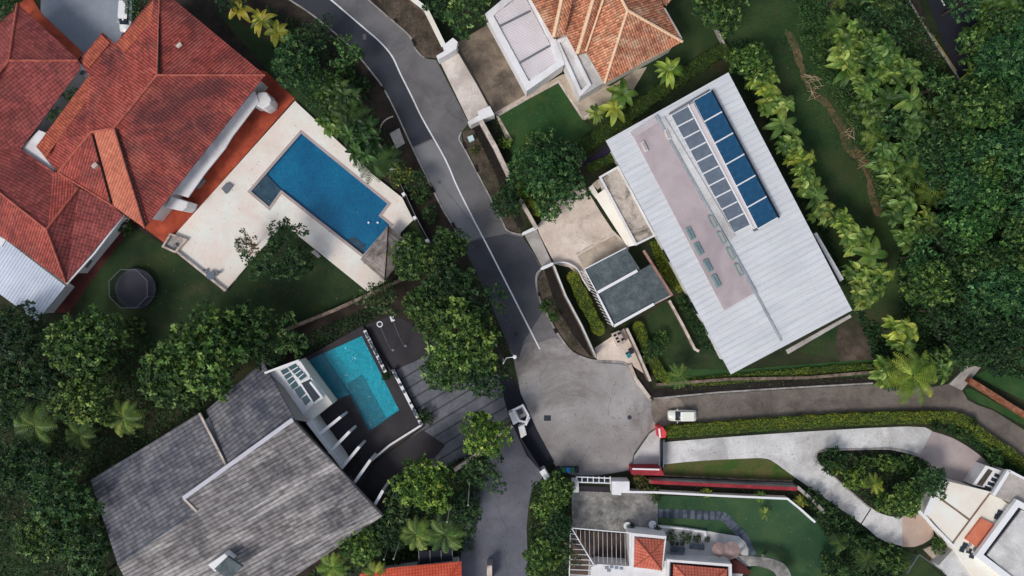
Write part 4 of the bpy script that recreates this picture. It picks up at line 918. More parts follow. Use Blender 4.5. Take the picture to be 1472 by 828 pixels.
# carport gate, portal blocks and street walls of the top house
wall_thing('street_wall', 'brown street wall with a pale coping curving down from the top of the road', [(570, -30), (593, -2), (612, 13), (638, 66)], .5, 2.4, 'old_wall', 'cream', .72)
for nm, lb, pts in (('gate_block', 'white T shaped gate block at the upper end of the carport drive', [(627, 80), (639, 73), (636, 66), (651, 54), (658, 60), (656, 70), (640, 80), (630, 85)]),
                    ('gate_block', 'white T shaped gate block at the lower end of the carport drive', [(672, 175), (688, 165), (686, 160), (704, 152), (711, 165), (692, 172), (676, 180)])):
    b = MB(); b.prism(pts, 0, 2.5); tag(b.build(nm, M['white_wall'], tri=True, bevel=.04), lb, 'gate block', 'white gate blocks')
t = thing('sliding_gate', 'black barred sliding gate across the carport drive', 'gate', centre([(685, 112)]))
A_, D_ = W(657, 64, 1.9), W(709, 162, 1.9)
b = MB(); b.bar(A_, D_, .1, .12); b.bar(A_ - Vector((0, 0, 1.6)), D_ - Vector((0, 0, 1.6)), .1, .12); b.build('rail', M['black'], t)
b = MB()
for k in range(60): p = A_.lerp(D_, k / 59); b.box(p.x, p.y, .3, 1.9, .04, .04)
b.build('bars', M['black'], t)
wall_thing('street_wall', 'brown street wall with a broad white coping beside the green lawn', [(690, 172), (712, 212), (732, 254)], .62, 2.4, 'old_wall', 'coping', .7)
sheet('drain_channel', [(678, 181), (688, 178), (728, 255), (742, 290), (752, 325), (745, 328), (730, 296), (712, 250)], .03, M['drain'])
wall_thing('street_wall', 'short brown street wall with stone coping beside the small hedge', [(747, 286), (760, 308), (771, 328)], .5, 2.2, 'old_wall', 'coping', .55)
for k, pts in enumerate(([(752, 336), (773, 326)], [(779, 386), (795, 379)])):
    b = MB(); strip(b, pts, .45, 1.6, 1.9)
    for q in pts: p = W(*q, 1.7); b.box(p.x, p.y, 0, 1.75, .3, .3, R(28))
    tag(b.build('gate_beam', M['white'], bevel=.03), ['white gate beam at the upper side of the small concrete drive', 'white gate beam at the lower side of the small concrete drive'][k], 'gate beam', 'courtyard gate beams')
b = MB(); strip(b, crv([(795, 379), (806, 377), (818, 379), (830, 387), (838, 402), (848, 418)], 4), .2, 0, .9); tag(b.build('curved_wall', M['white_wall']), 'curved low white wall round the head of the capsule shaped hedge', 'wall')
wall_thing('street_wall', 'long brown street wall with a thin white coping below the courtyard', [(796, 382), (813, 425), (836, 468), (857, 514)], .4, 2.4, 'old_wall', 'concrete_white', .26)
sheet('drain_channel', [(783, 390), (794, 384), (856, 512), (847, 511), (824, 482), (798, 438)], .03, M['drain'])
wall_thing('street_wall', 'dark brown wall with a white coping strip below the garage bins', [(901, 472), (917, 506), (935, 548)], .42, 2.2, 'old_wall', 'coping', .36)
sheet('drain_channel', [(906, 516), (914, 512), (938, 556), (944, 572), (936, 572)], .03, M['drain'])
kerb([(905, 524), (914, 545), (934, 572)], .5, .4, 'coping', 'kerb')
wall_thing('garden_wall', 'thin white garden wall on the shaded lawn beside the white metal roof', [(962, 432), (982, 468), (999, 502), (1005, 505)], .3, 1.2, 'old_wall', 'coping')
wall_thing('retaining_wall', 'long dark retaining wall below the grass strip beside the lane', [(944, 553), (1050, 545), (1160, 543), (1256, 535)], .35, .8, 'old_wall', 'old_wall')
# bin store
t = thing('bin_store', 'small pale open topped block with four dark cells near the street bins', 'bin store', centre([(889, 494)]))
slab_part(t, [(879, 480), (890, 475), (900, 492), (888, 499)], 0, 1.0, 'coping', 'block')
for x, y in ((884, 482), (890, 479.5), (889, 491), (895, 488), (887, 486.5)):
    p = W(x, y, 1.02); b = MB(); b.box(p.x, p.y, 1.0, 1.04, .42, .34, R(28)); b.build('cell', M['drain'], t)
def wheelie(x, y, mat, lb, rot=.3):
    p = W(x, y, 1.0); t = thing('wheelie_bin', lb, 'bin', (p.x, p.y, 0), 'wheelie bins')
    b = MB(); b.box(p.x, p.y, .08, .95, .5, .6, rot); b.build('bin_body', mat, t, bevel=.03)
    b = MB(); b.box(p.x, p.y, .96, 1.04, .58, .7, rot); b.build('lid', mat, t, bevel=.03)
    b = MB(); d = Vector((-math.sin(rot), math.cos(rot), 0)); s_ = Vector((math.cos(rot), math.sin(rot), 0)); q = Vector((p.x, p.y, .12)) + d * .3; b.tube([q - s_ * .25, q + s_ * .25], .12, 10); b.build('wheels', M['black'], t)
gb = plain('green_bin', c(30, 110, 70)); bb = plain('blue_bin', c(50, 110, 190)); tb = plain('teal_bin', c(40, 120, 130)); kb = plain('dark_bin', c(30, 36, 44))
wheelie(904, 511, tb, 'teal wheelie bin against the white coped wall below the garage', .5)
wheelie(908, 505, kb, 'dark wheelie bin behind the teal one below the garage', .5)
wheelie(811, 676, gb, 'green wheelie bin leftmost in the row by the grey gate', 0)
wheelie(817, 676, bb, 'blue wheelie bin in the row by the grey gate', 0)
wheelie(823, 676, gb, 'green wheelie bin right of the blue one by the grey gate', 0)
wheelie(829.5, 676, kb, 'dark wheelie bin at the right end of the row by the grey gate', 0)
wheelie(803, 676, kb, 'dark wheelie bin at the left end of the row by the grey gate', 0)
p = W(677, 199, .9); b = MB(); b.box(p.x, p.y, 0, .9, .75, .7, .4); b.box(p.x, p.y, .9, .98, .85, .8, .4); tag(b.build('meter_box', plain('pale_blue_paint', c(190, 210, 212)), bevel=.03), 'pale blue meter box on the soil verge beside the white gate block', 'meter box')
# grey double gate of the lower house
t = thing('double_gate', 'silver panelled double gate between two white blocks at the bottom of the turning circle', 'gate', centre([(853, 692)]))
for k in range(6):
    b = MB(); x0, x1 = 829 + k * 8.1, 836.4 + k * 8.1; b.bar(W(x0, 690, 1.0), W(x1, 690.6, 1.0), .12, 1.7); b.build('panel', M['grey_metal'], t)
b = MB(); b.bar(W(828, 685.5, 2.1), W(878, 687.5, 2.1), .14, .14); b.bar(W(828, 693, 2.1), W(878, 694.5, 2.1), .14, .14); 
for k in range(7): b.bar(W(828.5 + k * 8.1, 685, 2.12), W(828.5 + k * 8.1, 694, 2.12), .12, .12)
b.build('frame', M['white'], t)
sheet('gate_threshold', [(833, 698), (879, 700), (879, 708), (833, 706)], .07, M['dark_tile'])
for k, pts in enumerate(([(823, 692), (832, 692), (832, 708), (823, 708)], [(880, 692), (905, 692), (905, 707), (893, 707), (893, 712), (880, 711)])):
    b = MB(); b.prism(pts, 0, 2.4); tag(b.build('gate_block', M['white_wall'], tri=True, bevel=.04), ['white block left of the silver double gate', 'larger white block right of the silver double gate'][k], 'gate block', 'white gate blocks')
wall_thing('garden_wall', 'long thin white wall between the planting bed and the lower lawn', [(893, 707), (945, 708), (1040, 713), (1132, 717), (1152, 733), (1172, 751)], .28, 1.4, 'white_wall', 'white', .3)
wall_thing('retaining_wall', 'long red painted wall below the olive grass strip', [(935, 693), (1040, 698), (1146, 703)], .5, 2.0, 'concrete', 'redpaint', .5)
kerb([(950, 683.5), (1040, 688), (1140, 692)], .16, .6, 'old_wall', 'coping_strip')
sheet('wall_ledge', [(938, 686), (1040, 690), (1140, 694), (1144, 700), (1040, 695), (938, 690)], .1, M['concrete'])
wall_thing('garden_wall', 'grey coped wall running down from the red wall beside the white driveway', [(1146, 700), (1172, 722), (1186, 738)], .4, 1.8, 'old_wall', 'concrete')
b = MB(); b.prism([(908, 673), (950, 673), (955, 683), (952, 684), (908, 682)], 0, 2.6); tag(b.build('gate_wall', M['redpaint'], tri=True), 'wide red gate wall with a white edge below the pale apron', 'gate wall', 'red gate walls')
b = MB(); b.bar(W(909, 674, 2.65), W(948, 675, 2.65), .22, .1); tag(b.build('wall_cap', M['white']), 'thin white capping along the wide red gate wall', 'wall cap')
t = thing('gate_wall', 'small red gate pier at the hedge end above the pale apron', 'gate wall', centre([(952, 622)]), 'red gate walls')
b = MB(); b.prism([(946, 615), (953, 614), (958, 622), (957, 629), (948, 630)], 0, 2.6); b.build('pier', plain('bright_red_paint', c(214, 62, 66)), t, tri=True); b = MB(); b.bar(W(947.5, 616, 2.7), W(949, 629, 2.7), .25, .1); b.build('cap', M['white'], t)
t = thing('sliding_gate', 'dark metal sliding gate between the two red gate walls', 'gate', centre([(950, 650)]))
b = MB(); b.bar(W(951, 632, 1.2), W(951, 672, 1.2), .1, 1.8); b.build('panel', M['highway'], t)
b = MB(); b.bar(W(954.5, 632, 2.1), W(953.5, 672, 2.1), .12, .1); b.bar(W(948.5, 632, 2.1), W(948.5, 672, 2.1), .1, .1); b.build('rail', M['grey_metal'], t)
# --- lower middle house with pergola and small red roofs
hh = thing('courtyard_house', 'white flat roofed house with two small red tiled pavilion roofs at the bottom', 'house', centre([(960, 810)]))
slab_part(hh, [(860, 811), (905, 814), (905, 766), (958, 770), (953, 806), (1052, 811), (1052, 870), (846, 870), (850, 815)], 0, 3.2, 'white_wall', 'flat_roof')
parapet(hh, [(908, 766), (958, 771), (952, 822), (907, 815)], .42, 3.2, 3.9, 'white_wall')
ap = (935, 799, 5.4); q = [(913, 773, 4.0), (955, 776, 4.0), (951, 820, 4.0), (911, 815, 4.0)]
roof(hh, [[q[i], q[(i+1) % 4], ap] for i in range(4)], 'tile_salmon', ridges=[[q[i], ap] for i in range(4)], rmat='tile_salmon', rr=.09, solid=.12)
parapet(hh, [(959, 804), (1052, 811), (1052, 870), (957, 870)], .35, 3.2, 3.9, 'white_wall')
slab_part(hh, [(964, 808), (1047, 815), (1047, 866), (962, 866)], 3.2, 3.24, 'drain', 'gutter')
q = [(968, 811, 3.7), (1045, 818, 3.7), (1045, 880, 3.7), (966, 880, 3.7)]; a1, a2 = (1000, 845, 5.2), (1014, 845, 5.2)
roof(hh, [[q[0], q[1], a2, a1], [q[1], q[2], a2], [q[2], q[3], a1, a2], [q[3], q[0], a1]], 'tile_salmon', ridges=[[q[0], a1], [q[1], a2]], rmat='tile_salmon', rr=.09, solid=.12)
for x, y in ((872, 816), (879, 815), (886, 816), (893, 817), (875, 820)):
    p = W(x, y, 3.2); b = MB(); b.box(p.x, p.y, 3.2, 3.3, .5, .35, 0); b.build('roof_vent', M['shutter'], hh)
for k, (x, y) in enumerate(((964, 786), (972, 786.5), (980, 787), (969, 793), (977, 794), (986, 794.5))):
    pass
slab_part(hh, [(1053, 806), (1060, 806), (1078, 820), (1080, 826), (1053, 824)], 0, 1.2, 'maroon', 'side_roof')
t = thing('pergola', 'thin white slatted pergola with a diagonal corner rib over a dark patio', 'pergola', centre([(860, 790)]))
b = MB()
for k in range(13):
    x = 828 + k * 6.4; yb = 812 if x > 854 else 760 + (x - 821) * 1.6
    b.bar(W(x, 761 + (x - 821) * .08, 2.95), W(x + .5, yb, 2.95), .06, .1)
b.build('slats', M['coping'], t)
b = MB()
for k in range(10):
    y = 767 + k * 7.4; xb = min(853, 821 + (y - 758) * .62); b.bar(W(820, y, 2.95), W(xb, y + 1, 2.95), .08, .12)
b.build('slats', M['white'], t)
b = MB(); b.bar(W(821, 758, 3.05), W(853, 811, 3.05), .16, .14); b.bar(W(821, 759, 3.05), W(906, 766, 3.05), .14, .14); b.bar(W(820, 759, 3.05), W(818, 850, 3.05), .14, .14); b.bar(W(853, 812, 3.05), W(906, 814, 3.05), .14, .14); b.build('frame', M['white'], t)
for x, y in ((822, 760), (904, 766), (819, 826), (853, 811)): p = W(x, y, 2.9); b = MB(); b.box(p.x, p.y, 0, 2.95, .16, .16); b.build('post', M['white'], t)
sheet('patio', [(820, 762), (905, 768), (905, 812), (852, 814), (850, 860), (816, 860)], .09, mottled('brown_patio', c(48, 46, 52), c(78, 70, 66), .4, 3, dirt=c(120, 92, 66), dirt_amt=.6, fcon=.15))
t = thing('kerb_wall', 'low white planter wall along the edge of the lower terrace', 'wall', centre([(980, 760)])); b = MB(); strip(b, [(946, 757), (980, 760), (1014, 765), (1014, 771)], .25, 0, .6); b.build('wall_body', M['white_wall'], t)
for k, (x, y, r) in enumerate(((1035, 791, 1.15, ), (1052, 792, 1.35))):
    p = W(x, y, 2.5); t = thing('patio_umbrella', ['smaller round brown patio umbrella on the left of the pair', 'larger round brown patio umbrella on the right of the pair'][k], 'umbrella', (p.x, p.y, .08), 'brown patio umbrellas')
    b = MB(); n = 8; b.lathe(p.x, p.y, [(r, 2.25), (r * .5, 2.5), (.04, 2.68), (0, 2.7)], n); b.build('canopy', M['umbrella'], t, solid=.02)
    b = MB(); b.tube([(p.x, p.y, .1), (p.x, p.y, 2.65)], .03, 6); b.build('pole', M['grey_metal'], t); b = MB(); b.lathe(p.x, p.y, [(.3, .08), (.3, .16), (.04, .2), (0, .2)], 10); b.build('base', M['concrete'], t)
def dining(x, y, lb, n=3):
    p = W(x, y, .8); t = thing('terrace_table', lb, 'table', (p.x, p.y, .08), 'terrace tables')
    b = MB(); b.box(p.x, p.y, .78, .84, 2.2, .8, -.1); b.build('table_top', M['slate'], t)
    for sx in (-.95, .95):
        for sy in (-.3, .3): b = MB(); b.box(p.x + sx, p.y + sy, .08, .78, .06, .06); b.build('leg', M['black'], t)
    return p
p1 = dining(974, 790, 'dark rectangular table on the white terrace beside the larger red pavilion roof')
for k in range(6):
    sx, sy = (k % 3 - 1) * .75, (-.75 if k < 3 else .75)
    lb = ('dark terrace chair on the ' + ('house' if k < 3 else 'lawn') + ' side of the long table, ' + ('left end', 'in the middle', 'right end')[k % 3])
    t = thing('terrace_chair', lb, 'chair', (p1.x + sx, p1.y + sy, .08), 'terrace chairs'); mt = M['black'] if k >= 3 else M['shutter']
    b = MB(); b.box(p1.x + sx, p1.y + sy, .5, .55, .5, .5); b.build('seat', mt, t); b = MB(); b.box(p1.x + sx, p1.y + sy + (.25 if sy > 0 else -.25), .55, .98, .5, .06); b.build('backrest', mt, t)
    for ax in (-.2, .2):
        for ay in (-.2, .2): b = MB(); b.box(p1.x + sx + ax, p1.y + sy + ay, .08, .5, .04, .04); b.build('leg', mt, t)
dining(1002, 786, 'dark table nearest the clipped bushes on the white terrace')
t = thing('stone_arbour', 'curved grey stone slab roof at the bottom edge beside the lower lawn', 'arbour', centre([(1100, 815)]))
b = MB(); o_ = crv([(1062, 799), (1095, 801), (1118, 806), (1132, 816), (1140, 836)], 4); i_ = crv([(1122, 840), (1112, 822), (1090, 814), (1076, 814)], 4); b.prism(o_ + i_, 2.3, 2.6); b.build('roof', M['stone_patio'], t, tri=True)
for x, y in ((1068, 803), (1104, 806), (1130, 822)): p = W(x, y, 2.3); b = MB(); b.box(p.x, p.y, 0, 2.32, .3, .3); b.build('post', M['coping'], t)
stp = crv([(950, 738), (985, 739), (1015, 741), (1040, 743), (1054, 756), (1068, 771), (1076, 786), (1082, 800)], 6)
sheet('stepping_path', band([(944, 738)] + stp, 13), .04, mottled('dark_gravel', c(44, 50, 58), c(66, 72, 80), .8, 6, fcon=.4))
for i in range(0, len(stp) - 1, 2):
    a = Vector(stp[i]); d = (Vector(stp[min(i+1, len(stp)-1)]) - a).normalized(); p = W(a.x, a.y, .1); rot = math.atan2(-d.y, d.x)
    b = MB(); b.box(p.x, p.y, .03, .09, .62, 1.35, rot); o = b.build('stepping_stone', M['slate'], bevel=.02)
    frac = i / len(stp); n_ = i // 2 + 1
    tag(o, f'{ORD[n_ - 1]} dark slate stepping stone from the patio end of the curved path', 'stepping stone', 'slate stepping stones')
for x, y in ((905, 776 - 15), (941, 759)):
    t = thing('plant_pot', ['white round planter with a clipped ball bush at the left of the patio step', 'white round planter with a clipped ball bush at the right of the patio step'][x > 920], 'planter', Vector((W(x, y).x, W(x, y).y, .05)), 'patio planters')
    p = W(x - 3, y - 5, .6); b = MB(); b.lathe(p.x, p.y, [(.35, .05), (.55, .5), (.58, .6), (.45, .6), (0, .58)], 14); b.build('pot', M['white'], t)
# --- lower right white modern house
hm = thing('modern_house', 'white modern house with cream canopy and orange roof patch at the lower right corner', 'house', centre([(1420, 780)]))
slab_part(hm, [(1345, 705), (1356, 689), (1424, 707), (1472, 740), (1472, 860), (1400, 830), (1367, 784), (1333, 740)], 0, 2.7, 'cream', 'podium')
b = MB(); b.prism([(1355, 690), (1424, 707), (1394, 746), (1353, 716)], 2.7, 3.0); b.prism([(1345, 712), (1352, 718), (1392, 748), (1368, 780), (1334, 741)], 2.7, 3.0)
b.build('canopy', M['cream'], hm, tri=True)
b = MB(); b.bar(W(1353, 718, 3.05), W(1393, 747, 3.05), .2, .1); b.bar(W(1423, 709, 3.05), W(1369, 781, 3.05), .2, .1); b.bar(W(1337, 746, 3.03), W(1364, 779, 3.03), .14, .1); b.build('gutter', mottled('brown_channel', c(110, 84, 70), c(140, 110, 92)), hm)
b = MB(); b.bar(W(1346, 706, 3.1), W(1331, 740, 3.1), .9, .25); b.bar(W(1320, 734, 3.1), W(1371, 786, 3.1), .35, .35); b.build('parapet', M['white'], hm)
slab_part(hm, [(1417, 669), (1447, 679), (1429, 705), (1398, 697)], 0, 2.4, 'white_wall', 'window_frame')
slab_part(hm, [(1421, 674), (1427, 677), (1412, 699), (1404, 697)], 2.4, 2.46, 'bark', 'planter_strip')
for x, y in ((1434, 684), (1429.5, 690), (1424.5, 696), (1420, 702)):
    p = W(x, y, 2.45); b = MB(); b.box(p.x, p.y, 2.4, 2.46, .95, .5, R(-20)); b.build('opening', M['window'], hm)
slab_part(hm, [(1448, 676), (1500, 700), (1500, 750), (1454, 724), (1427, 712)], 0, 3.3, 'concrete', 'flat_roof')
b = MB(); b.bar(W(1449, 676, 3.6), W(1427, 711, 3.6), .5, .5); b.bar(W(1449, 676, 3.6), W(1500, 702, 3.6), .3, .5); b.build('parapet', M['white'], hm)
slab_part(hm, [(1411, 745), (1431, 755), (1405, 787), (1388, 775)], 2.7, 3.1, mottled('orange_flat_roof', c(186, 104, 80), c(206, 122, 94), .5), 'orange_roof')
slab_part(hm, [(1460, 719), (1500, 740), (1500, 880), (1460, 845), (1402, 799)], 0, 3.5, 'white_wall', 'upper_roof')
parapet(hm, [(1462, 718), (1510, 744), (1500, 880), (1470, 851), (1402, 799)], .85, 3.5, 4.1, 'white')
slab_part(hm, [(1466, 727), (1500, 746), (1500, 870), (1412, 797)], 3.5, 3.52, 'highway', 'gutter')
slab_part(hm, [(1469, 733), (1500, 750), (1500, 858), (1457, 832), (1419, 798)], 3.5, 3.75, 'concrete_white', 'roof_deck')
for x, y in ((1437, 737), (1433, 743), (1387, 784), (1383, 790), (1393, 792), (1397, 799)):
    p = W(x, y, 2.75); b = MB(); b.box(p.x, p.y, 2.7, 2.8, .7, .75, R(-20)); o = b.build('opening', M['window'], hm); b = MB(); b.box(p.x + .75, p.y + .2, 2.7, 2.95, .35, .6, R(-20)); b.build('roof_vent', M['concrete'], hm)
slab_part(hm, [(1372, 788), (1380, 783), (1404, 802), (1440, 830), (1400, 860), (1349, 813)], 0, 2.2, 'concrete_white', 'lower_roof')
slab_part(hm, [(1328, 790), (1336, 786), (1366, 779), (1372, 789), (1350, 813)], 0, .4, 'path', 'garden_step')
t = thing('glass_fence', 'thin metal railing round the dark lawn at the bottom right corner', 'fence', centre([(1330, 810)]))
b = MB()
for a, d in (((1304, 824), (1321, 797)), ((1321, 797), (1368, 830))):
    A_, D_ = W(*a, 1.2), W(*d, 1.2); b.bar(A_, D_, .12, .1)
    for k in range(8): p = A_.lerp(D_, k / 7); b.box(p.x, p.y, 0, 1.2, .06, .06)
b.build('rail', M['grey_metal'], t)
wall_thing('brick_wall', 'mottled rusty brick wall between the far right lawns', [(1394, 546), (1420, 562), (1448, 580), (1500, 612)], .7, 1.4, 'brick', 'brick', .7)
wall_thing('boundary_wall', 'thin grey wall on the dark lawn beside the upper right tree', [(1030, 40), (1038, 56), (1045, 72)], .2, 1.2, 'concrete', 'concrete')

# ---------------------------------------------------------------- vehicles
def car(px, py, heading, paint, lb, L=4.2, Wd_=1.72, pick=False):
    """heading: world angle of the car's nose"""
    p = W(px, py, .9); t = thing('parked_car', lb, 'car', (p.x, p.y, .02), 'parked cars')
    cs, sn = math.cos(heading), math.sin(heading)
    T = lambda x, y, z_: Vector((p.x + x * cs - y * sn, p.y + x * sn + y * cs, z_))
    # lower body: lofted cross sections from nose to tail
    def loft(secs, name, mat, sub=None):
        b = MB(); rings = []
        for x, hw, z0, z1_, r in secs:
            rings.append([T(x, -hw + r*.3, z0), T(x, -hw, (z0 + z1_) * .5), T(x, -hw + r, z1_), T(x, 0, z1_ + .04), T(x, hw - r, z1_), T(x, hw, (z0 + z1_) * .5), T(x, hw - r*.3, z0)])
        for i in range(len(rings) - 1):
            for k in range(6): b.face([rings[i][k], rings[i+1][k], rings[i+1][k+1], rings[i][k+1]])
            b.face([rings[i][6], rings[i+1][6], rings[i+1][0], rings[i][0]])
        b.face(rings[0]); b.face(rings[-1][::-1]); o = b.build(name, mat, sub or t, smooth=True); 
        bm = bmesh.new(); bm.from_mesh(o.data); bmesh.ops.recalc_face_normals(bm, faces=bm.faces); bm.to_mesh(o.data); bm.free()
        return o
    h = Wd_ / 2
    body = loft([(L/2, h*.62, .32, .55, .1), (L/2 - .1, h*.86, .26, .64, .12), (L/2 - .5, h*.98, .22, .74, .12), (L/2 - 1.15, h, .22, .84, .12), (0, h, .22, .88, .1), (-L/2 + .6, h, .24, .90, .1), (-L/2 + .12, h*.92, .28, .84, .12), (-L/2, h*.8, .36, .72, .12)], 'body', paint)
    loft([(L/2 - 1.05, h*.80, .8, .86, .06), (L/2 - 1.65, h*.74, .82, 1.36, .1), (.1, h*.78, .84, 1.42, .12), (-L/2 + .85, h*.76, .84, 1.38, .12), (-L/2 + .25, h*.78, .82, .9, .06)], 'cabin_glass', M['window'])
    b = MB(); rz = 1.455
    b.face([T(L/2 - 1.72, -h*.74, rz - .06), T(L/2 - 1.72, h*.74, rz - .06), T(.1, h*.8, rz + .01), T(-L/2 + .45, h*.78, rz - .05), T(-L/2 + .45, -h*.78, rz - .05), T(.1, -h*.8, rz + .01)][::-1]); o = b.build('roof_panel', paint, t, tri=True, solid=.05)
    for sy in (-1, 1):
        for x in (L/2 - .8, -L/2 + .75):
            b = MB(); b.tube([T(x, sy * (h - .2), .3), T(x, sy * (h + .01), .3)], .3, 14); w = b.build('wheel', M['black'], t)
            b = MB(); b.tube([T(x, sy * (h - .02), .3), T(x, sy * (h + .02), .3)], .17, 10); b.build('rim', M['grey_metal'], w)
        b = MB(); b.bar(T(L/2 - 1.35, sy * h, .92), T(L/2 - 1.35, sy * (h + .2), .94), .12, .1); b.build('mirror', paint, t)
        b = MB(); b.bar(T(L/2 - .16, sy * h*.55, .56), T(L/2 - .2, sy * h*.82, .56), .12, .12); b.build('headlight', M['concrete_white'], t)
        b = MB(); b.bar(T(-L/2 + .04, sy * h*.5, .66), T(-L/2 + .1, sy * h*.82, .66), .1, .12); b.build('tail_light', M['redpaint'], t)
    return t
ivory = N('ivory_car_paint'); ivory.col(c(236, 230, 208)); ivory.b.inputs['Coat Weight'].default_value = .6; ivory = ivory.fin(.35, .5)
wht = N('white_car_paint'); wht.col(c(232, 232, 232)); wht.b.inputs['Coat Weight'].default_value = .6; wht = wht.fin(.35, .5)
car(981, 598, math.pi, ivory, 'ivory coloured car parked facing left at the start of the lane')
car(179, 22, R(-93), wht, 'white car parked on the grey drive between the two red roofs at the top', L=4.8)

# ---------------------------------------------------------------- vegetation
TV = [.5]
def leaf(b, p, n, size, asp=.6, up=None):
    """a bent leaf: two quads folded on the midrib"""
    n = n.normalized(); t = n.orthogonal().normalized(); a = random.uniform(0, 6.283)
    t = (Matrix.Rotation(a, 3, n) @ t); s = n.cross(t)
    L, w = size, size * asp * .5; v0 = len(b.v)
    e = p + t * L; m = p + t * L * .5 - n * L * .08
    b.v += [tuple(p), tuple(m + s * w + n * w * .35), tuple(e - n * L * .2), tuple(m - s * w + n * w * .35)]
    b.f.append([v0, v0 + 3, v0 + 2, v0 + 1]); b.uv += [(0, 0)] * 4
    b.tone.append(min(1, max(0, TV[0] + random.uniform(-.16, .16))))
def rnd_dir():
    while True:
        v = Vector((random.uniform(-1, 1), random.uniform(-1, 1), random.uniform(-1, 1)))
        if .05 < v.length < 1: return v.normalized()
def crown_mesh(name, mat, R_=1.0, clumps=34, per=150, lsz=.085, flat=.62, seed=0, lump=.30, irregular=.25, gap=.0):
    """unit crown: leaf clumps over an uneven dome, centred on z=0"""
    random.seed(seed); b = MB()
    ph = [random.uniform(0, 6.28) for _ in range(4)]
    for k in range(clumps):
        if k < clumps * .75:
            a = k * 2.39996; rr = math.sqrt((k + .5) / (clumps * .75)) * .86
            prof = 1 + irregular * (math.sin(a * 2 + ph[0]) * .5 + math.sin(a * 3 + ph[1]) * .5)
            x, y = rr * prof * math.cos(a), rr * prof * math.sin(a)
            zz = flat * math.sqrt(max(0, 1 - rr * rr)) * random.uniform(.65, 1.1)
        else:
            a = random.uniform(0, 6.28); rr = random.uniform(.5, .95); x, y, zz = rr * math.cos(a), rr * math.sin(a), -flat * random.uniform(.1, .5)
        if random.random() < gap: continue
        cr = lump * random.uniform(.7, 1.3); ctr = Vector((x, y, zz)); ltone = random.uniform(-.12, .12)
        nr = max(4, int(per * (cr / lump) ** 2))
        for i in range(nr):                      # leaf rosettes over the clump
            d = rnd_dir()
            if d.z < -.2: d.z = -d.z * .6; d.normalize()
            q = ctr + Vector((d.x, d.y, d.z * .85)) * cr * random.uniform(.72, 1.05); TV[0] = random.betavariate(1.1, 1.8) + ltone
            ax = (d * .5 + Vector((0, 0, .7))).normalized(); nl = 8
            for w_ in range(nl): leaf(b, q + rnd_dir() * lsz * .22, ax + rnd_dir() * .55, lsz * random.uniform(.75, 1.3))
        for i in range(nr * 3):                  # loose inner leaves, crown's inner shade painted as a dark tone
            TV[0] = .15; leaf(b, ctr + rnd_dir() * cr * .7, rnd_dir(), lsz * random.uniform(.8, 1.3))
    return b.build(name, mat, None)
def trunk_mesh(seed, h=1.0, pale=False):
    """unit trunk: from z=0 to z=1 with limbs spreading to radius ~.6 in crown units baked by the caller"""
    random.seed(seed); b = MB()
    b.tube([(0, 0, 0), (.03, .02, .35), (-.02, .02, .62)], [.075, .055, .045], 8)
    for k in range(6):
        a = k * 1.05 + random.uniform(-.3, .3); r = random.uniform(.35, .65)
        b.tube([(-.02, .02, .5 + .02 * k), (r * .4 * math.cos(a), r * .4 * math.sin(a), .78), (r * math.cos(a), r * math.sin(a), random.uniform(.95, 1.1))], [.035, .024, .01], 6, cap=False)
    return b.build('trunk', M['bark' if not pale else 'pale_bark'], None, smooth=True)
def hide(o):
    o.data.transform(Matrix.Translation(o.location)); o.location = (0, 0, 0); C.objects.unlink(o); return o
VAR = {}
def variant(kind, makers):
    VAR[kind] = [hide(m_) for m_ in makers]
variant('broad', [crown_mesh('crown', M['leaf'], clumps=40, per=8, lsz=.108, seed=s, lump=.25) for s in (1, 2, 3, 9)])
variant('fine', [crown_mesh('crown', M['leaf_fine'], clumps=42, per=8, lsz=.104, seed=s, lump=.22, irregular=.4) for s in (4, 5, 6)])
variant('loose', [crown_mesh('crown', M['leaf_fine'], clumps=34, per=8, lsz=.085, seed=s, lump=.22, irregular=.5, gap=.2) for s in (7, 8)])
variant('shrub', [crown_mesh('foliage', M['leaf'], clumps=15, per=7, lsz=.17, seed=s, lump=.32, flat=.7) for s in (10, 11, 12)])
variant('ball', [crown_mesh('foliage', M['leaf'], clumps=14, per=12, lsz=.13, seed=13, lump=.42, flat=.85, irregular=.02)])
TRK = [hide(trunk_mesh(s)) for s in (21, 22)]
def frond(b, org, a, L, droop, lift, wl, nl=12, seg=6, wid=.0):
    """arching frond with paired leaflets"""
    d = Vector((math.cos(a), math.sin(a), 0)); s = Vector((-math.sin(a), math.cos(a), 0)); prev = None
    P = [org + d * L * (t * (1 - .1 * t)) + Vector((0, 0, lift * L * t - droop * L * t * t)) for t in [i / seg for i in range(seg + 1)]]
    for i in range(nl):
        t = (i + .6) / nl * seg; k = min(int(t), seg - 1); p = P[k].lerp(P[k+1], t - k); tt = (i + .6) / nl
        w = wl * math.sin(math.pi * min(.96, .12 + tt * .86)) ** .6; fw = L / nl * .62
        for sg in (-1, 1):
            tip = p + s * sg * w + d * w * .55 - Vector((0, 0, w * random.uniform(.15, .45)))
            v0 = len(b.v); b.v += [tuple(p), tuple(p + d * fw), tuple(tip + d * fw * .3), tuple(tip)]
            b.f.append([v0, v0+1, v0+2, v0+3] if sg < 0 else [v0, v0+3, v0+2, v0+1]); b.uv += [(0, 0)] * 4; b.tone.append(max(0, min(1, TV[0] + random.uniform(-.1, .1))))
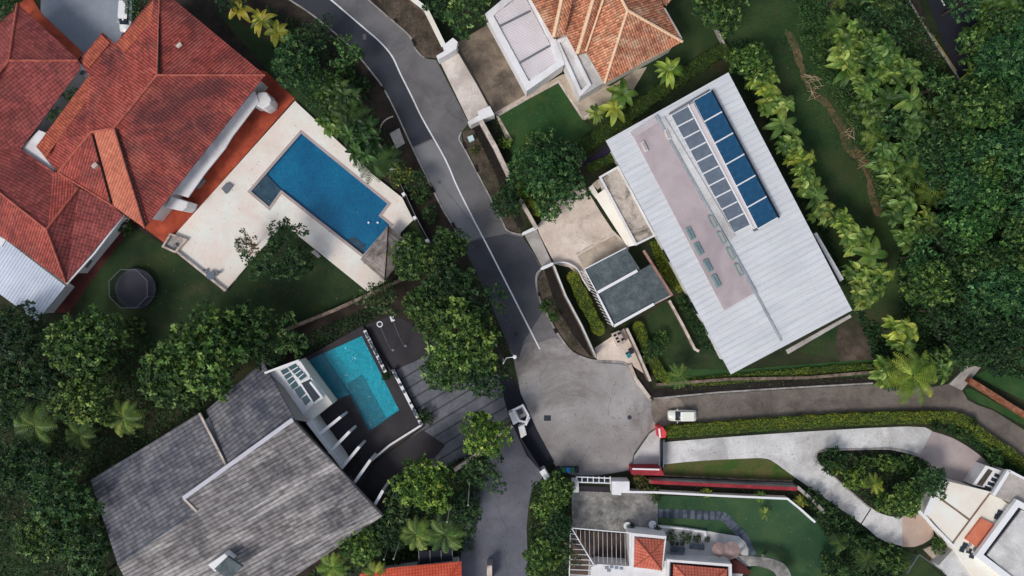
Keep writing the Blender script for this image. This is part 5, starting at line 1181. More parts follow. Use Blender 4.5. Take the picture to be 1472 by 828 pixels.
def palm_crown(seed, n=14, L=1.0, wl=.22, lift=.45, droop=.75, nl=12):
    random.seed(seed); b = MB()
    for k in range(n):
        TV[0] = random.uniform(.2, .85); f = k / n; frond(b, Vector((0, 0, 0)), k * 2.4 + random.uniform(-.2, .2), L * random.uniform(.75, 1.05), droop * random.uniform(.8, 1.2), lift * (1.5 - f) + .1, wl, nl)
    return b.build('crown', M['leaf_palm'], None)
def banana_crown(seed, n=9, wide=.2):
    random.seed(seed); b = MB()
    for k in range(n):
        tv = random.uniform(.15, .85); a = k * 2.4 + random.uniform(-.3, .3); L = random.uniform(.6, 1.05); d = Vector((math.cos(a), math.sin(a), 0)); s = Vector((-math.sin(a), math.cos(a), 0)); sg = 6
        for i in range(sg):
            t0, t1 = i / sg, (i + 1) / sg; q = []
            for t in (t0, t1):
                c0 = d * L * t + Vector((0, 0, L * (.7 * t - .85 * t * t))); w = wide * L * 1.5 * math.sin(math.pi * min(.97, .08 + t * .9)) ** .7; q.append((c0, w))
            b.tone += [tv, min(1, tv + .12)]; (c0, w0), (c1, w1) = q; up = Vector((0, 0, .35))
            v0 = len(b.v); b.v += [tuple(c0), tuple(c0 + s * w0 + up * w0), tuple(c1 + s * w1 + up * w1), tuple(c1), tuple(c0 - s * w0 + up * w0), tuple(c1 - s * w1 + up * w1)]
            b.f += [[v0, v0+3, v0+2, v0+1], [v0, v0+4, v0+5, v0+3]]; b.uv += [(0, 0)] * 8
    return b.build('crown', M['leaf_palm'], None)
def clump_crown(seed, heads=7, n=10, wide=.17, L0=.46):
    random.seed(seed); b = MB()
    for hd_ in range(heads):
        a0 = hd_ * 2.4; r0 = .62 * math.sqrt((hd_ + .3) / heads); c00 = Vector((r0 * math.cos(a0), r0 * math.sin(a0), random.uniform(-.15, .2))); ht = random.uniform(-.12, .15)
        for k in range(n):
            tv = max(0, min(.88, random.uniform(.12, .85) + ht)); a = k * 2.4 + random.uniform(-.3, .3); L = L0 * random.uniform(.6, 1.2); d = Vector((math.cos(a), math.sin(a), 0)); s = Vector((-math.sin(a), math.cos(a), 0)); lift = random.uniform(.4, 1.3)
            pr = None
            for i in range(5):
                t = i / 4; c0 = c00 + d * L * t + Vector((0, 0, L * (lift * t - .95 * t * t))); w = wide * L * 1.5 * math.sin(math.pi * min(.97, .08 + t * .9)) ** .7
                if pr:
                    (q0, w0), up = pr, Vector((0, 0, .4)); v0 = len(b.v)
                    b.v += [tuple(q0), tuple(q0 + s * w0 + up * w0), tuple(c0 + s * w + up * w), tuple(c0), tuple(q0 - s * w0 + up * w0), tuple(c0 - s * w + up * w)]
                    b.f += [[v0, v0+3, v0+2, v0+1], [v0, v0+4, v0+5, v0+3]]; b.uv += [(0, 0)] * 8; b.tone += [tv, min(1, tv + .1)]
                pr = (c0, w)
    return b.build('crown', M['leaf_palm'], None)
variant('clump', [clump_crown(51), clump_crown(52, 8, 9, .14), clump_crown(53, 6, 12, .2, .5), clump_crown(54, 9, 9, .12, .5)])
variant('palm', [palm_crown(31, 13, wl=.17), palm_crown(32, 12, wl=.19), palm_crown(35, 15, wl=.15)])
variant('fanpalm', [palm_crown(33, 26, wl=.16, lift=.6, droop=.9, nl=16)])
variant('banana', [banana_crown(41, 10, .13), banana_crown(42, 13, .11), banana_crown(43, 9, .15)])
tint = {'dark': (.5, .6, .55, 1), 'mid': (.85, .92, .85, 1), 'bright': (1.3, 1.25, 1.1, 1), 'lime': (1.75, 1.5, 1.0, 1), 'cool': (.9, 1.15, 1.15, 1), 'deep': (.35, .48, .48, 1), 'yellow': (2.0, 1.3, .7, 1), 'olive': (1.15, .85, .9, 1), 'dry': (1.5, .75, 1.0, 1)}
CNT = [0]
def tree(kind, px, py, rpx, label, tone='mid', h=None, cat=None, group=None, name=None, zs=1.0):
    """crown seen at (px,py) with radius rpx photo pixels"""
    CNT[0] += 1; k = CNT[0]; rad0 = rpx * S
    small = kind in ('shrub', 'ball')
    if h is None: h = {'broad': 5.5, 'fine': 6, 'loose': 4.5, 'shrub': .55 * rad0, 'ball': .6 * rad0, 'palm': 3.2, 'fanpalm': 3.4, 'banana': 1.8, 'clump': 3}[kind]
    p = W(px, py, h); rad = rpx * S * (H - h) / H
    nm = name or {'broad': 'tree', 'fine': 'tree', 'loose': 'tree', 'shrub': 'shrub', 'ball': 'clipped_bush', 'palm': 'palm_tree', 'fanpalm': 'palm_tree', 'banana': 'banana_plant', 'clump': 'palm_clump'}[kind]
    t = thing(nm, label, cat or {'tree': 'tree', 'shrub': 'shrub', 'clipped_bush': 'bush', 'palm_tree': 'palm', 'banana_plant': 'plant', 'palm_clump': 'palm'}.get(nm, 'plant'), (p.x, p.y, 0), group)
    src = VAR[kind][k % len(VAR[kind])]
    cwn = src.copy(); cwn.data = src.data; C.objects.link(cwn); cwn.parent = t
    cwn.location = (0, 0, h); cwn.scale = (rad, rad, rad * zs); cwn.rotation_euler = (0, 0, random.uniform(0, 6.28)); tn = tint[tone]; j = random.uniform(.88, 1.12)
    cwn.color = (tn[0] * j * random.uniform(.92, 1.08), tn[1] * j, tn[2] * j, 1)
    if kind in ('broad', 'fine', 'loose'):
        q = TRK[k % 2].copy(); C.objects.link(q); q.parent = t; q.scale = (rad, rad, h); q.rotation_euler = (0, 0, k)
    elif kind in ('palm', 'fanpalm', 'banana', 'clump') :
        b = MB(); b.tube([(0, 0, 0), (.08, .05, h * .5), (0, 0, h)], [.16, .12, .10], 7)
        q = b.build('trunk', M['bark'], t); q.data.transform(Matrix.Translation(Vector((t.location.x, t.location.y, 0))))
    else:
        b = MB(); b.tube([(0, 0, 0), (.02, .02, h * .9)], [.07, .04], 6); q = b.build('stem', M['bark'], t); q.data.transform(Matrix.Translation(Vector((t.location.x, t.location.y, 0))))
    return t
def hedge(pts, w, h, label, tone='lime', dens=70, lsz=.20, name='hedge', kind=None, core=True, base=0.0):
    """clipped hedge along a pixel polyline (as seen on its top)"""
    mid = pts[len(pts)//2]; pm = W(mid[0], mid[1], h); t = thing(name, label, 'hedge', (pm.x, pm.y, 0))
    b = MB(); strip(b, pts, w * .86, base, h - .12); b.build('branches', mottled('hedge_core', (.02, .04, .01, 1), (.035, .06, .015, 1), 2, 6), t)
    b = MB(); n = len(pts)
    for i in range(n - 1):
        A_, D_ = W(*pts[i], h), W(*pts[i+1], h); L = (D_ - A_).length; d = (D_ - A_).normalized(); s = Vector((-d.y, d.x, 0))
        for k in range(int(L * w * dens + L * h * dens * .9)):
            u = random.random() * L; r_ = random.random() * (w + 2 * h * .45)
            TV[0] = .5 + .3 * math.sin((u + A_.x) * 5) * math.cos(r_ * 6 + u); wob = 1 + .12 * math.sin((A_.x + u) * 1.7 + i)
            if r_ < w: p = A_ + d * u + s * (r_ - w/2) * wob + Vector((0, 0, random.uniform(-.12, .08))); nn = Vector((0, 0, 1)) + rnd_dir() * .8
            else:
                sg = 1 if random.random() < .5 else -1; p = A_ + d * u + s * sg * w/2 * wob; p.z = random.uniform(.1, h); nn = s * sg + Vector((0, 0, .4)) + rnd_dir() * .7
            leaf(b, p, nn, lsz * random.uniform(.7, 1.3))
        if i == 0 or i == n - 2:
            E_ = A_ if i == 0 else D_; sg = -1 if i == 0 else 1
            for k in range(int(w * w * dens * 1.2)):
                a = random.uniform(-1.57, 1.57); r_ = random.random() ** .5 * w / 2; p = E_ + d * sg * r_ * math.cos(a) + s * r_ * math.sin(a) + Vector((0, 0, random.uniform(-.25, .05))); leaf(b, p, Vector((0, 0, 1)) + d * sg * .4 + rnd_dir() * .7, lsz * random.uniform(.7, 1.3))
    o = b.build('foliage', M['leaf_hedge'], t); tn = tint[tone]; o.color = tn
    return t
def settone(v): TV[0] = v
def inside(x, y, poly):
    r_ = False; n = len(poly)
    for i in range(n):
        (x1, y1), (x2, y2) = poly[i], poly[(i+1) % n]
        if (y1 > y) != (y2 > y) and x < (x2 - x1) * (y - y1) / (y2 - y1) + x1: r_ = not r_
    return r_
def cover(name, poly, n, lsz, tone, zmax=.5, mat='leaf_fine'):
    b = MB(); xs = [p[0] for p in poly]; ys = [p[1] for p in poly]; k = 0
    while k < n:
        x, y = random.uniform(min(xs), max(xs)), random.uniform(min(ys), max(ys))
        if not inside(x, y, poly): continue
        k += 1; TV[0] = .5 + .35 * math.sin(x * .9 + math.sin(y * .4) * 2) * math.cos(y * .8); p = W(x, y); hz = zmax * (.5 + .5 * math.sin(x * .13) * math.cos(y * .11 + x * .04)) * random.random() ** .5; p.z = .05 + hz
        leaf(b, p, Vector((0, 0, 1)) + rnd_dir() * .9, lsz * random.uniform(.6, 1.4))
    o = b.build(name, M[mat]); o.color = tint[tone]; o['kind'] = 'stuff'; return o
random.seed(5)
# masses nobody could count
cover('undergrowth', [(1190, -20), (1290, -20), (1380, 130), (1500, 380), (1500, 560), (1420, 530), (1380, 520), (1300, 500), (1290, 420), (1290, 300), (1240, 190), (1160, 60), (1140, -20)], 26000, .42, 'dark', 1.6)
cover('weeds', [(1140, -10), (1185, -10), (1215, 60), (1262, 170), (1300, 300), (1262, 300), (1240, 215), (1190, 130), (1150, 60)], 9000, .28, 'mid', .7)
cover('undergrowth', [(-30, 430), (70, 470), (150, 450), (280, 520), (380, 500), (290, 590), (130, 690), (165, 840), (-30, 840)], 12000, .4, 'dark', 1.4)
cover('undergrowth', [(1050, 60), (1085, 60), (1170, 280), (1225, 440), (1262, 470), (1310, 560), (1270, 560), (1235, 460), (1165, 300), (1080, 130)], 7000, .35, 'deep', 1.2)
cover('undergrowth', [(560, 700), (660, 660), (700, 660), (680, 790), (600, 800), (500, 828), (430, 840), (470, 800), (548, 748)], 7000, .35, 'dark', 1.2)
cover('undergrowth', [(380, 10), (430, 30), (500, 80), (560, 200), (590, 250), (540, 250), (480, 170), (400, 110)], 5000, .3, 'deep', .9)
cover('undergrowth', [(1176, 662), (1190, 650), (1281, 648), (1345, 690), (1330, 733), (1300, 741), (1251, 728)], 4500, .26, 'dark', .5)
cover('undergrowth', [(1140, 690), (1180, 720), (1240, 760), (1290, 790), (1300, 840), (1225, 840), (1180, 760)], 5000, .28, 'deep', .8)
cover('undergrowth', [(1345, 614), (1370, 610), (1440, 654), (1500, 692), (1500, 716), (1430, 664), (1390, 634)], 3500, .26, 'dark', .6)
cover('ground_cover', [(933, 348), (944, 346), (984, 415), (976, 422), (950, 395)], 1800, .2, 'lime', .35, 'leaf_hedge')
cover('undergrowth', [(985, 420), (1000, 440), (1035, 510), (1010, 500), (975, 440)], 1200, .28, 'deep', .6)
cover('undergrowth', [(700, 170), (716, 166), (735, 205), (728, 230)], 300, .15, 'dry', .3)
cover('garden_plants', [(950, 696), (1140, 705), (1150, 718), (1040, 710), (950, 704)], 900, .16, 'dark', .3)
cover('undergrowth', [(765, 690), (820, 700), (820, 840), (755, 840)], 3000, .3, 'dark', .8)
cover('undergrowth', [(400, 500), (530, 440), (560, 440), (520, 470), (440, 510)], 1800, .28, 'deep', .5)
b = MB()
for (cx_, cy_, n_) in ((1166, 116, 13), (1172, 130, 8), (1222, 192, 11), (1242, 232, 4)):
    for k in range(n_):
        p = W(cx_ + random.gauss(0, 3.5), cy_ + random.gauss(0, 7), .2); a = random.uniform(0, 3.14); d = Vector((math.cos(a), math.sin(a), random.uniform(-.1, .2))) * random.uniform(.4, 1.1); b.bar(p - d, p + d, .05, .04)
o = b.build('cut_branches', mottled('dry_straw', c(150, 130, 104), c(190, 170, 140), 2)); o['kind'] = 'stuff'

b = MB(); trail = [(1130, 50), (1150, 90), (1166, 128), (1190, 150), (1212, 190), (1236, 222), (1250, 250), (1262, 300)]
for k in range(2600):
    i = random.randrange(len(trail) - 1); u = random.random(); x = trail[i][0] + (trail[i+1][0] - trail[i][0]) * u + random.gauss(0, 9) ; y = trail[i][1] + (trail[i+1][1] - trail[i][1]) * u + random.gauss(0, 5)
    if abs(random.gauss(0, 1)) < .3: continue
    TV[0] = random.random() * .7; leaf(b, W(x, y, .08), Vector((0, 0, 1)) + rnd_dir() * .8, random.uniform(.12, .3))
o = b.build('weeds', M['leaf_fine']); o['kind'] = 'stuff'; o.color = tint['mid']
# ---- hedges
hedge([(824, 398), (836, 424), (848, 448), (861, 474)], 1.75, 1.3, 'capsule shaped clipped lime hedge left of the garage', dens=110, lsz=.15)
hedge([(918, 470), (926, 492), (938, 518), (950, 538), (957, 544)], 1.6, 1.2, 'narrow clipped lime hedge on the shaded lawn below the garage', dens=110, lsz=.15)
hedge([(748, 268), (756, 285), (772, 303)], 1.5, 1.4, 'short clipped hedge behind the small stone coped street wall', dens=110, lsz=.15)
hedge([(962, 618), (1040, 612), (1120, 606), (1200, 601), (1280, 598), (1368, 597), (1384, 600), (1420, 628), (1460, 655), (1500, 686)], 1.15, 1.1, 'long clipped two row hedge between the lane and the white driveway', dens=85, lsz=.17)
hedge([(962, 626), (1040, 620), (1120, 614), (1200, 609), (1300, 605), (1366, 604), (1380, 608), (1420, 637), (1470, 672)], .8, .7, 'lower narrow hedge row along the white driveway', 'bright', dens=80, lsz=.17)
hedge([(1000, 549), (1050, 545), (1150, 536), (1256, 528)], 1.3, .5, 'low bright hedge strip above the retaining wall of the lane', 'bright', dens=70, lsz=.18)
hedge([(1038, 72), (1000, 96), (950, 130), (906, 164), (868, 190), (830, 216), (800, 238)], 2.0, 1.4, 'dark leafy hedge between the orange roof and the white metal roof', 'dark', dens=60, lsz=.24)
hedge([(850, 240), (866, 233), (884, 224)], 1.2, 1.0, 'short rounded hedge beside the dark purple path', 'mid', dens=80, lsz=.18)

# ---- trees, one by one: kind, x, y, radius, tone, height, label
T_ = [
 ('broad', 300, 505, 62, 'bright', 7.5, 'large bright green tree above the grey shingle roof, under the dark lawn'),
 ('broad', 246, 540, 44, 'mid', 7, 'dense green tree touching the upper left edge of the grey shingle roof'),
 ('broad', 352, 478, 42, 'dark', 6.5, 'dark round tree at the lower edge of the lawn, right of the largest bright tree'),
 ('broad', 130, 492, 50, 'mid', 7, 'broad tree below the trampoline and the maroon roofed house'),
 ('broad', 128, 568, 42, 'bright', 6.5, 'bright green tree below the broad tree under the trampoline'),
 ('fanpalm', 178, 600, 32, 'bright', 4.5, 'feathery light palm against the upper left corner of the grey shingle roof'),
 ('fanpalm', 115, 625, 28, 'mid', 4.2, 'feathery green palm left of the light one near the grey shingle roof'),
 ('fanpalm', 50, 612, 40, 'mid', 5.5, 'feathery yellowish green palm near the left edge level with the teal pool'),
 ('fine', 20, 560, 40, 'mid', 6, 'dark tree at the left edge just above the yellowish tree'),
 ('fine', 18, 480, 42, 'deep', 6, 'very dark tree at the left edge below the corrugated annex'),
 ('fine', 72, 545, 30, 'dark', 5.5, 'small dark tree between the left edge and the broad tree below the trampoline'),
 ('fine', 30, 668, 44, 'mid', 6, 'dark tree at the left edge left of the grey shingle roof'),
 ('fine', 95, 705, 48, 'mid', 6.5, 'dark rounded tree touching the left corner of the grey shingle roof'),
 ('broad', 62, 768, 36, 'mid', 5.5, 'mid green tree in the lower left beside the small lawn'),
 ('fine', 122, 778, 42, 'mid', 6, 'dark tree under the bottom left corner of the grey shingle roof'),
 ('fine', 140, 830, 38, 'olive', 5, 'olive tree cut by the bottom edge left of the grey roof'),
 ('loose', 415, 484, 30, 'bright', 4.5, 'small light green tree above the white balcony of the shingle house'),
 ('loose', 385, 508, 22, 'dark', 4, 'small dark tree between the lawn and the white balcony'),
 ('loose', 408, 366, 46, 'dark', 4.5, 'thin dark green tree in the notch of the sandstone terrace'),
 ('loose', 355, 350, 17, 'dry', 4.5, 'small bare looking brown leaved tree over the pale terrace'),
 ('fine', 430, 98, 38, 'mid', 4.6, 'dark tree with pale dots at the upper left side of the road'),
 ('loose', 452, 54, 28, 'dark', 4, 'dark tree next to the kerb above the one with pale dots'),
 ('loose', 500, 78, 24, 'bright', 4, 'small light green tree against the left kerb of the upper road'),
 ('broad', 470, 122, 22, 'bright', 3.5, 'round light green bush tree near the upper end of the palm row'),
 ('clump', 492, 140, 34, 'deep', 5, 'dark feather palm at the top of the row beside the pool terrace'),
 ('palm', 505, 172, 36, 'deep', 5.2, 'dark feather palm second from the top of the row beside the pool terrace'),
 ('clump', 520, 205, 38, 'deep', 5.2, 'dark feather palm third from the top, hanging over the pool terrace edge'),
 ('palm', 536, 236, 34, 'deep', 5, 'dark feather palm at the lower end of the row above the blue pool'),
 ('palm', 560, 228, 26, 'deep', 4.6, 'very dark palm next to the footbridge slab'),
 ('clump', 476, 176, 24, 'mid', 3.2, 'small green palm clump left of the dark palm row near the red terrace corner'),
 ('loose', 462, 150, 20, 'mid', 3, 'small airy tree between the red terrace corner and the palm row'),
 ('shrub', 522, 122, 12, 'dark', .6, 'dark shrub beside the left kerb above the footbridge slab'),
 ('shrub', 500, 106, 12, 'mid', .6, 'green shrub beside the left kerb below the small light green tree'),
 ('shrub', 606, 282, 13, 'dark', .6, 'dark shrub on the left verge between white fence posts and kerb'),
 ('shrub', 618, 308, 12, 'deep', .6, 'very dark shrub on the left verge lower down by the fence'),
 ('banana', 345, 12, 24, 'yellow', 3, 'yellow leaved plant at the top edge right of the red villa roof'),
 ('banana', 376, 30, 24, 'yellow', 3, 'yellow leaved plant second from the left in the cluster above the red villa'),
 ('banana', 400, 46, 22, 'yellow', 3, 'yellow leaved plant at the right end of the cluster above the red villa'),
 ('loose', 330, -8, 26, 'deep', 4, 'dark shrub tree at the top edge behind the yellow plants'),
 ('loose', 198, 6, 20, 'mid', 4, 'small green tree between the white car and the red villa roof'),
 ('loose', 8, 12, 28, 'mid', 4.5, 'small green tree in the top left corner'),
 ('loose', 576, 250, 20, 'yellow', 2.5, 'small yellowish shrub tree beside the upper white fence post'),
 ('loose', 600, 262, 18, 'dark', 2.5, 'small dark green shrub tree on the verge by the road'),
 ('broad', 598, 372, 34, 'mid', 6, 'dark glossy tree beside the timber gazebo'),
 ('broad', 645, 355, 28, 'dark', 5.5, 'small dark tree against the left kerb below the light road patch'),
 ('fine', 640, 412, 38, 'dark', 6, 'dark tree between the gazebo and the road'),
 ('broad', 664, 486, 50, 'bright', 7.5, 'largest tree in the middle, with a bright top, beside the road'),
 ('broad', 616, 444, 36, 'mid', 6, 'tree on the upper left side of the largest middle tree'),
 ('loose', 690, 428, 36, 'dark', 6, 'dark tree overhanging the road above the street lamp'),
 ('fine', 692, 532, 36, 'dark', 5.5, 'dark tree overhanging the striped driveway beside the road'),
 ('broad', 640, 528, 34, 'mid', 6, 'mid green tree at the lower left side of the largest middle tree'),
 ('loose', 548, 430, 28, 'olive', 4, 'olive coloured tree below the tip of the sandstone terrace'),
 ('broad', 697, 624, 34, 'lime', 5.5, 'light green tree left of the white gatehouse'),
 ('loose', 695, 672, 32, 'mid', 5, 'looser darker tree below the light green one near the gatehouse'),
 ('broad', 612, 694, 40, 'lime', 6, 'rounded light green tree right of the pergola fins'),
 ('loose', 578, 722, 28, 'olive', 4.5, 'olive tree at the lower right corner of the grey shingle roof'),
 ('fine', 662, 732, 28, 'dark', 4.5, 'dark tree along the left side of the lower driveway'),
 ('fanpalm', 640, 768, 34, 'mid', 5.5, 'feathery palm above the small bright orange roof'),
 ('fanpalm', 598, 768, 30, 'bright', 5, 'feathery light green palm left of the palm above the orange roof'),
 ('fine', 560, 758, 26, 'dark', 4, 'dark tree between the shingle roof corner and the palms'),
 ('broad', 522, 782, 28, 'bright', 4.5, 'light green bushy tree along the lower edge of the grey shingle roof'),
 ('fanpalm', 478, 815, 26, 'lime', 4, 'lime feathery plant at the bottom edge below the grey shingle roof'),
 ('fanpalm', 540, 824, 22, 'lime', 4, 'lime feathery plant at the bottom edge left of the small orange roof'),
 ('loose', 665, 14, 36, 'bright', 5, 'light green tree at the top between the street wall and the white flat roof'),
 ('fine', 632, -4, 26, 'dark', 4.5, 'dark tree at the top edge above the curved street wall'),
 ('broad', 1030, 8, 40, 'mid', 6.5, 'round tree at the top edge right of the orange barrel tile roof'),
 ('fine', 798, 252, 40, 'mid', 5, 'large tree over the upper end of the pink courtyard'),
 ('fine', 762, 240, 32, 'mid', 5, 'tree between the lawn and the street wall with the broad coping'),
 ('loose', 790, 290, 30, 'bright', 4, 'brighter tree hanging over the pink courtyard paving'),
 ('fine', 727, 290, 24, 'dark', 4, 'small dark tree over the right kerb of the road'),
 ('fine', 812, 226, 26, 'dark', 4.5, 'dark tree beside the purple path'),
 ('loose', 780, 205, 20, 'bright', 3, 'small airy tree on the lower right of the bright lawn'),
 ('banana', 961, 102, 27, 'lime', 4, 'lime banana plant near the right corner of the orange roof'),
 ('banana', 896, 136, 26, 'bright', 3.4, 'banana plant right below the tip of the orange roof'),
 ('banana', 884, 156, 26, 'lime', 3.2, 'lime banana plant nearest the white metal roof'),
 ('banana', 858, 164, 18, 'bright', 2.6, 'small banana plant at the corner of the beige garden path'),
 ('palm', 978, 541, 24, 'mid', 3.0, 'dark green palm at the lower left corner of the white metal roof'),
 ('loose', 938, 505, 15, 'mid', 2, 'small feathery bush on the shaded lawn below the garage'),
 ('shrub', 950, 488, 12, 'mid', None, 'small loose shrub beside the narrow clipped hedge'),
 ('clump', 1296, 478, 34, 'lime', 5, 'lime palm beside the bare earth patch at the lower right of the white roof'),
 ('fanpalm', 1312, 540, 46, 'lime', 6, 'big lime feathery palm hanging over the lane'),
 ('clump', 1270, 532, 26, 'bright', 4, 'bright palm at the end of the low hedge strip'),
 ('clump', 1352, 524, 30, 'mid', 5, 'palm beside the concrete culvert'),
]
for kd, x, y, r, tn, h, lb in T_: tree(kd, x, y, r, lb, tn, h)
# row of palms down the right hand side of the white metal roof
R1 = [(1076, 92, 30), (1098, 120, 30), (1112, 150, 28), (1124, 180, 28), (1136, 208, 26), (1150, 234, 28), (1160, 258, 26), (1172, 282, 26), (1184, 306, 26), (1212, 322, 22), (1232, 344, 28), (1250, 366, 30), (1232, 392, 26), (1262, 396, 28), (1246, 424, 26)]
on = ['first', 'second', 'third', 'fourth', 'fifth', 'sixth', 'seventh', 'eighth', 'ninth', 'tenth', 'eleventh', 'twelfth', 'thirteenth', 'fourteenth', 'fifteenth']
R1.sort(key=lambda q: q[1])
for k, (x, y, r) in enumerate(R1):
    tree(('clump', 'clump', 'clump', 'banana')[k % 4] if y > 95 else 'broad', x, y, r, f'{on[k]} light green plant from the top along the right of the white metal roof', ('bright', 'lime', 'bright', 'mid')[k % 4] if y < 330 else 'bright', 4.6 if y < 330 else 5.2, group='palms along the white metal roof')
# forest on the right: separate crowns, named by where they stand
forest = []
random.seed(77)
poly = [(1196, -20), (1262, -20), (1300, 60), (1350, 140), (1385, 150), (1395, 100), (1400, 0), (1500, -30), (1500, 520), (1440, 510), (1380, 500), (1330, 440), (1300, 380), (1290, 300), (1240, 160), (1200, 60)]
tries = 0
while tries < 6000:
    tries += 1; x, y = random.uniform(1190, 1500), random.uniform(-20, 530)
    if not inside(x, y, poly) or (1310 < x < 1420 and y < 90 and not (x > 1398 and y > 60)): continue
    if x < 1404 + 0 and y < 95 and x > 1300: continue
    if all((x - a) ** 2 + (y - b_) ** 2 > 27 ** 2 for a, b_ in forest): forest.append((x, y))
forest += [(1388, 0), (1420, -8), (1455, 10)]
forest.sort(key=lambda q: (int((q[1] + 20) // 60), q[0]))
rows = ['at the top edge', 'level with highway marks', 'level with highway end', 'level with solar panel tops', 'level with solar panel middles', 'level with solar panel bottoms', 'level with the garage', 'level with right roof corner', 'level with roof lower tip', 'near the culvert']
from collections import Counter
def rowi(y): return max(0, min(9, int((y + 20) // 60)))
cntr = Counter(rowi(q[1]) for q in forest); seen = Counter()
for x, y in forest:
    i = rowi(y); seen[i] += 1; k = seen[i]; n_ = cntr[i]
    where = on[k - 1] + ' from left' if k <= n_ / 2 else ('nearest the photo edge' if k == n_ else on[n_ - k] + ' from right')
    left_side = x < 1350 - (y < 60) * 30
    if (left_side and y < 330) or (random.random() < .36 and y < 430): kd = random.choice(['banana', 'palm', 'clump', 'clump', 'clump', 'loose']); tn = random.choice(['mid', 'bright', 'mid', 'mid', 'dark']); h = random.uniform(3.5, 5.5); r = random.uniform(26, 34)
    elif y > 440: kd = random.choice(['loose', 'fine']); tn = random.choice(['deep', 'dark']); h = random.uniform(5, 7); r = random.uniform(24, 34)
    else: kd = random.choice(['broad', 'fine', 'fine', 'fine', 'loose']) ; tn = random.choice(['mid', 'cool', 'cool', 'dark', 'bright']); h = random.uniform(4.8, 8); r = random.uniform(24, 40)
    look = {'banana': 'broad leaved plant', 'palm': 'feathery palm', 'clump': 'clumping palm', 'loose': 'open crowned tree', 'broad': 'leafy rounded tree', 'fine': 'fine leaved tree'}[kd]
    tree(kd, x, y, r, f'{look} in the right woods {rows[i]}, {where}', tn, h, group='trees of the right hand woods')
# leaning bare trunks of tall palms beside the lower driveway
for k, (x0, y0, x1, y1) in enumerate(((650, 708, 643, 750), (675, 690, 673, 726), (580, 762, 566, 803), (560, 780, 552, 804))):
    hh_ = (math.hypot(x1 - 736, y1 - 414) / math.hypot(x0 - 736, y0 - 414) - 1) * 100
    p0 = W(x0, y0); p1 = W(x1, y1, max(5.5, hh_)); t = thing('lamp_pole', ['tall pale pole between the two trees left of the lower driveway', 'tall pale pole nearest the lower driveway', 'tall pale pole above the left end of the small orange roof', 'shortest pale pole in the lower left trees beside the orange roof'][k], 'pole', (p0.x, p0.y, 0), 'pale poles by the lower driveway')
    b = MB(); b.tube([p0, p0.lerp(p1, .5), p1], [.09, .075, .06], 8); b.build('shaft', M['concrete'], t); b = MB(); b.lathe(p1.x, p1.y, [(.0, p1.z - .05), (.14, p1.z), (.1, p1.z + .15), (0, p1.z + .18)], 8); b.build('cap', M['concrete'], t)
cover('verge_weeds', [(668, 200), (684, 190), (706, 232), (744, 320), (730, 326), (704, 276)], 500, .16, 'olive', .2)
cover('verge_weeds', [(776, 404), (784, 400), (806, 450), (838, 504), (824, 500), (796, 460)], 500, .16, 'olive', .2)
cover('verge_weeds', [(540, 0), (590, 0), (630, 70), (612, 78), (590, 46)], 400, .15, 'olive', .15)
cover('verge_weeds', [(960, 556), (1256, 540), (1256, 546), (960, 562)], 500, .16, 'olive', .15)
b = MB()
for poly_, n_ in (([(900, 540), (940, 620), (900, 670), (820, 670), (790, 560), (830, 520)], 160), ([(670, 330), (745, 480), (760, 560), (740, 560), (700, 430)], 160), ([(950, 580), (1260, 560), (1370, 560), (1370, 590), (950, 600)], 260), ([(680, 640), (760, 650), (755, 800), (680, 800)], 160), ([(720, 168), (800, 122), (845, 180), (750, 240)], 120), ([(240, 520), (178, 330), (324, 420), (396, 340), (520, 420), (400, 480)], 320), ([(960, 640), (1300, 620), (1290, 640), (1180, 650), (1250, 735), (1290, 780), (1140, 680)], 200), ([(950, 715), (1130, 722), (1220, 820), (1090, 820), (1060, 765)], 160), ([(790, 300), (840, 265), (895, 350), (840, 385)], 80), ([(270, 350), (430, 160), (580, 290), (530, 405), (400, 310), (324, 410)], 130)):
    xs = [q[0] for q in poly_]; ys = [q[1] for q in poly_]; k = 0
    while k < n_:
        x, y = random.uniform(min(xs), max(xs)), random.uniform(min(ys), max(ys))
        if not inside(x, y, poly_): continue
        k += 1; TV[0] = random.random(); zz = .5 if x < 600 and poly_[0] == (270, 350) else .11
        if zz == .5 and (inside(x, y, pool) or not inside(x, y, deck)): continue
        leaf(b, W(x, y, zz), Vector((0, 0, 1)) + rnd_dir() * .35, random.uniform(.09, .2))
o = b.build('fallen_leaves', leafmat('dry_leaves', (.06, .035, .015, 1), (.14, .085, .03, 1), (.24, .17, .06, 1), .1)); o['kind'] = 'stuff'
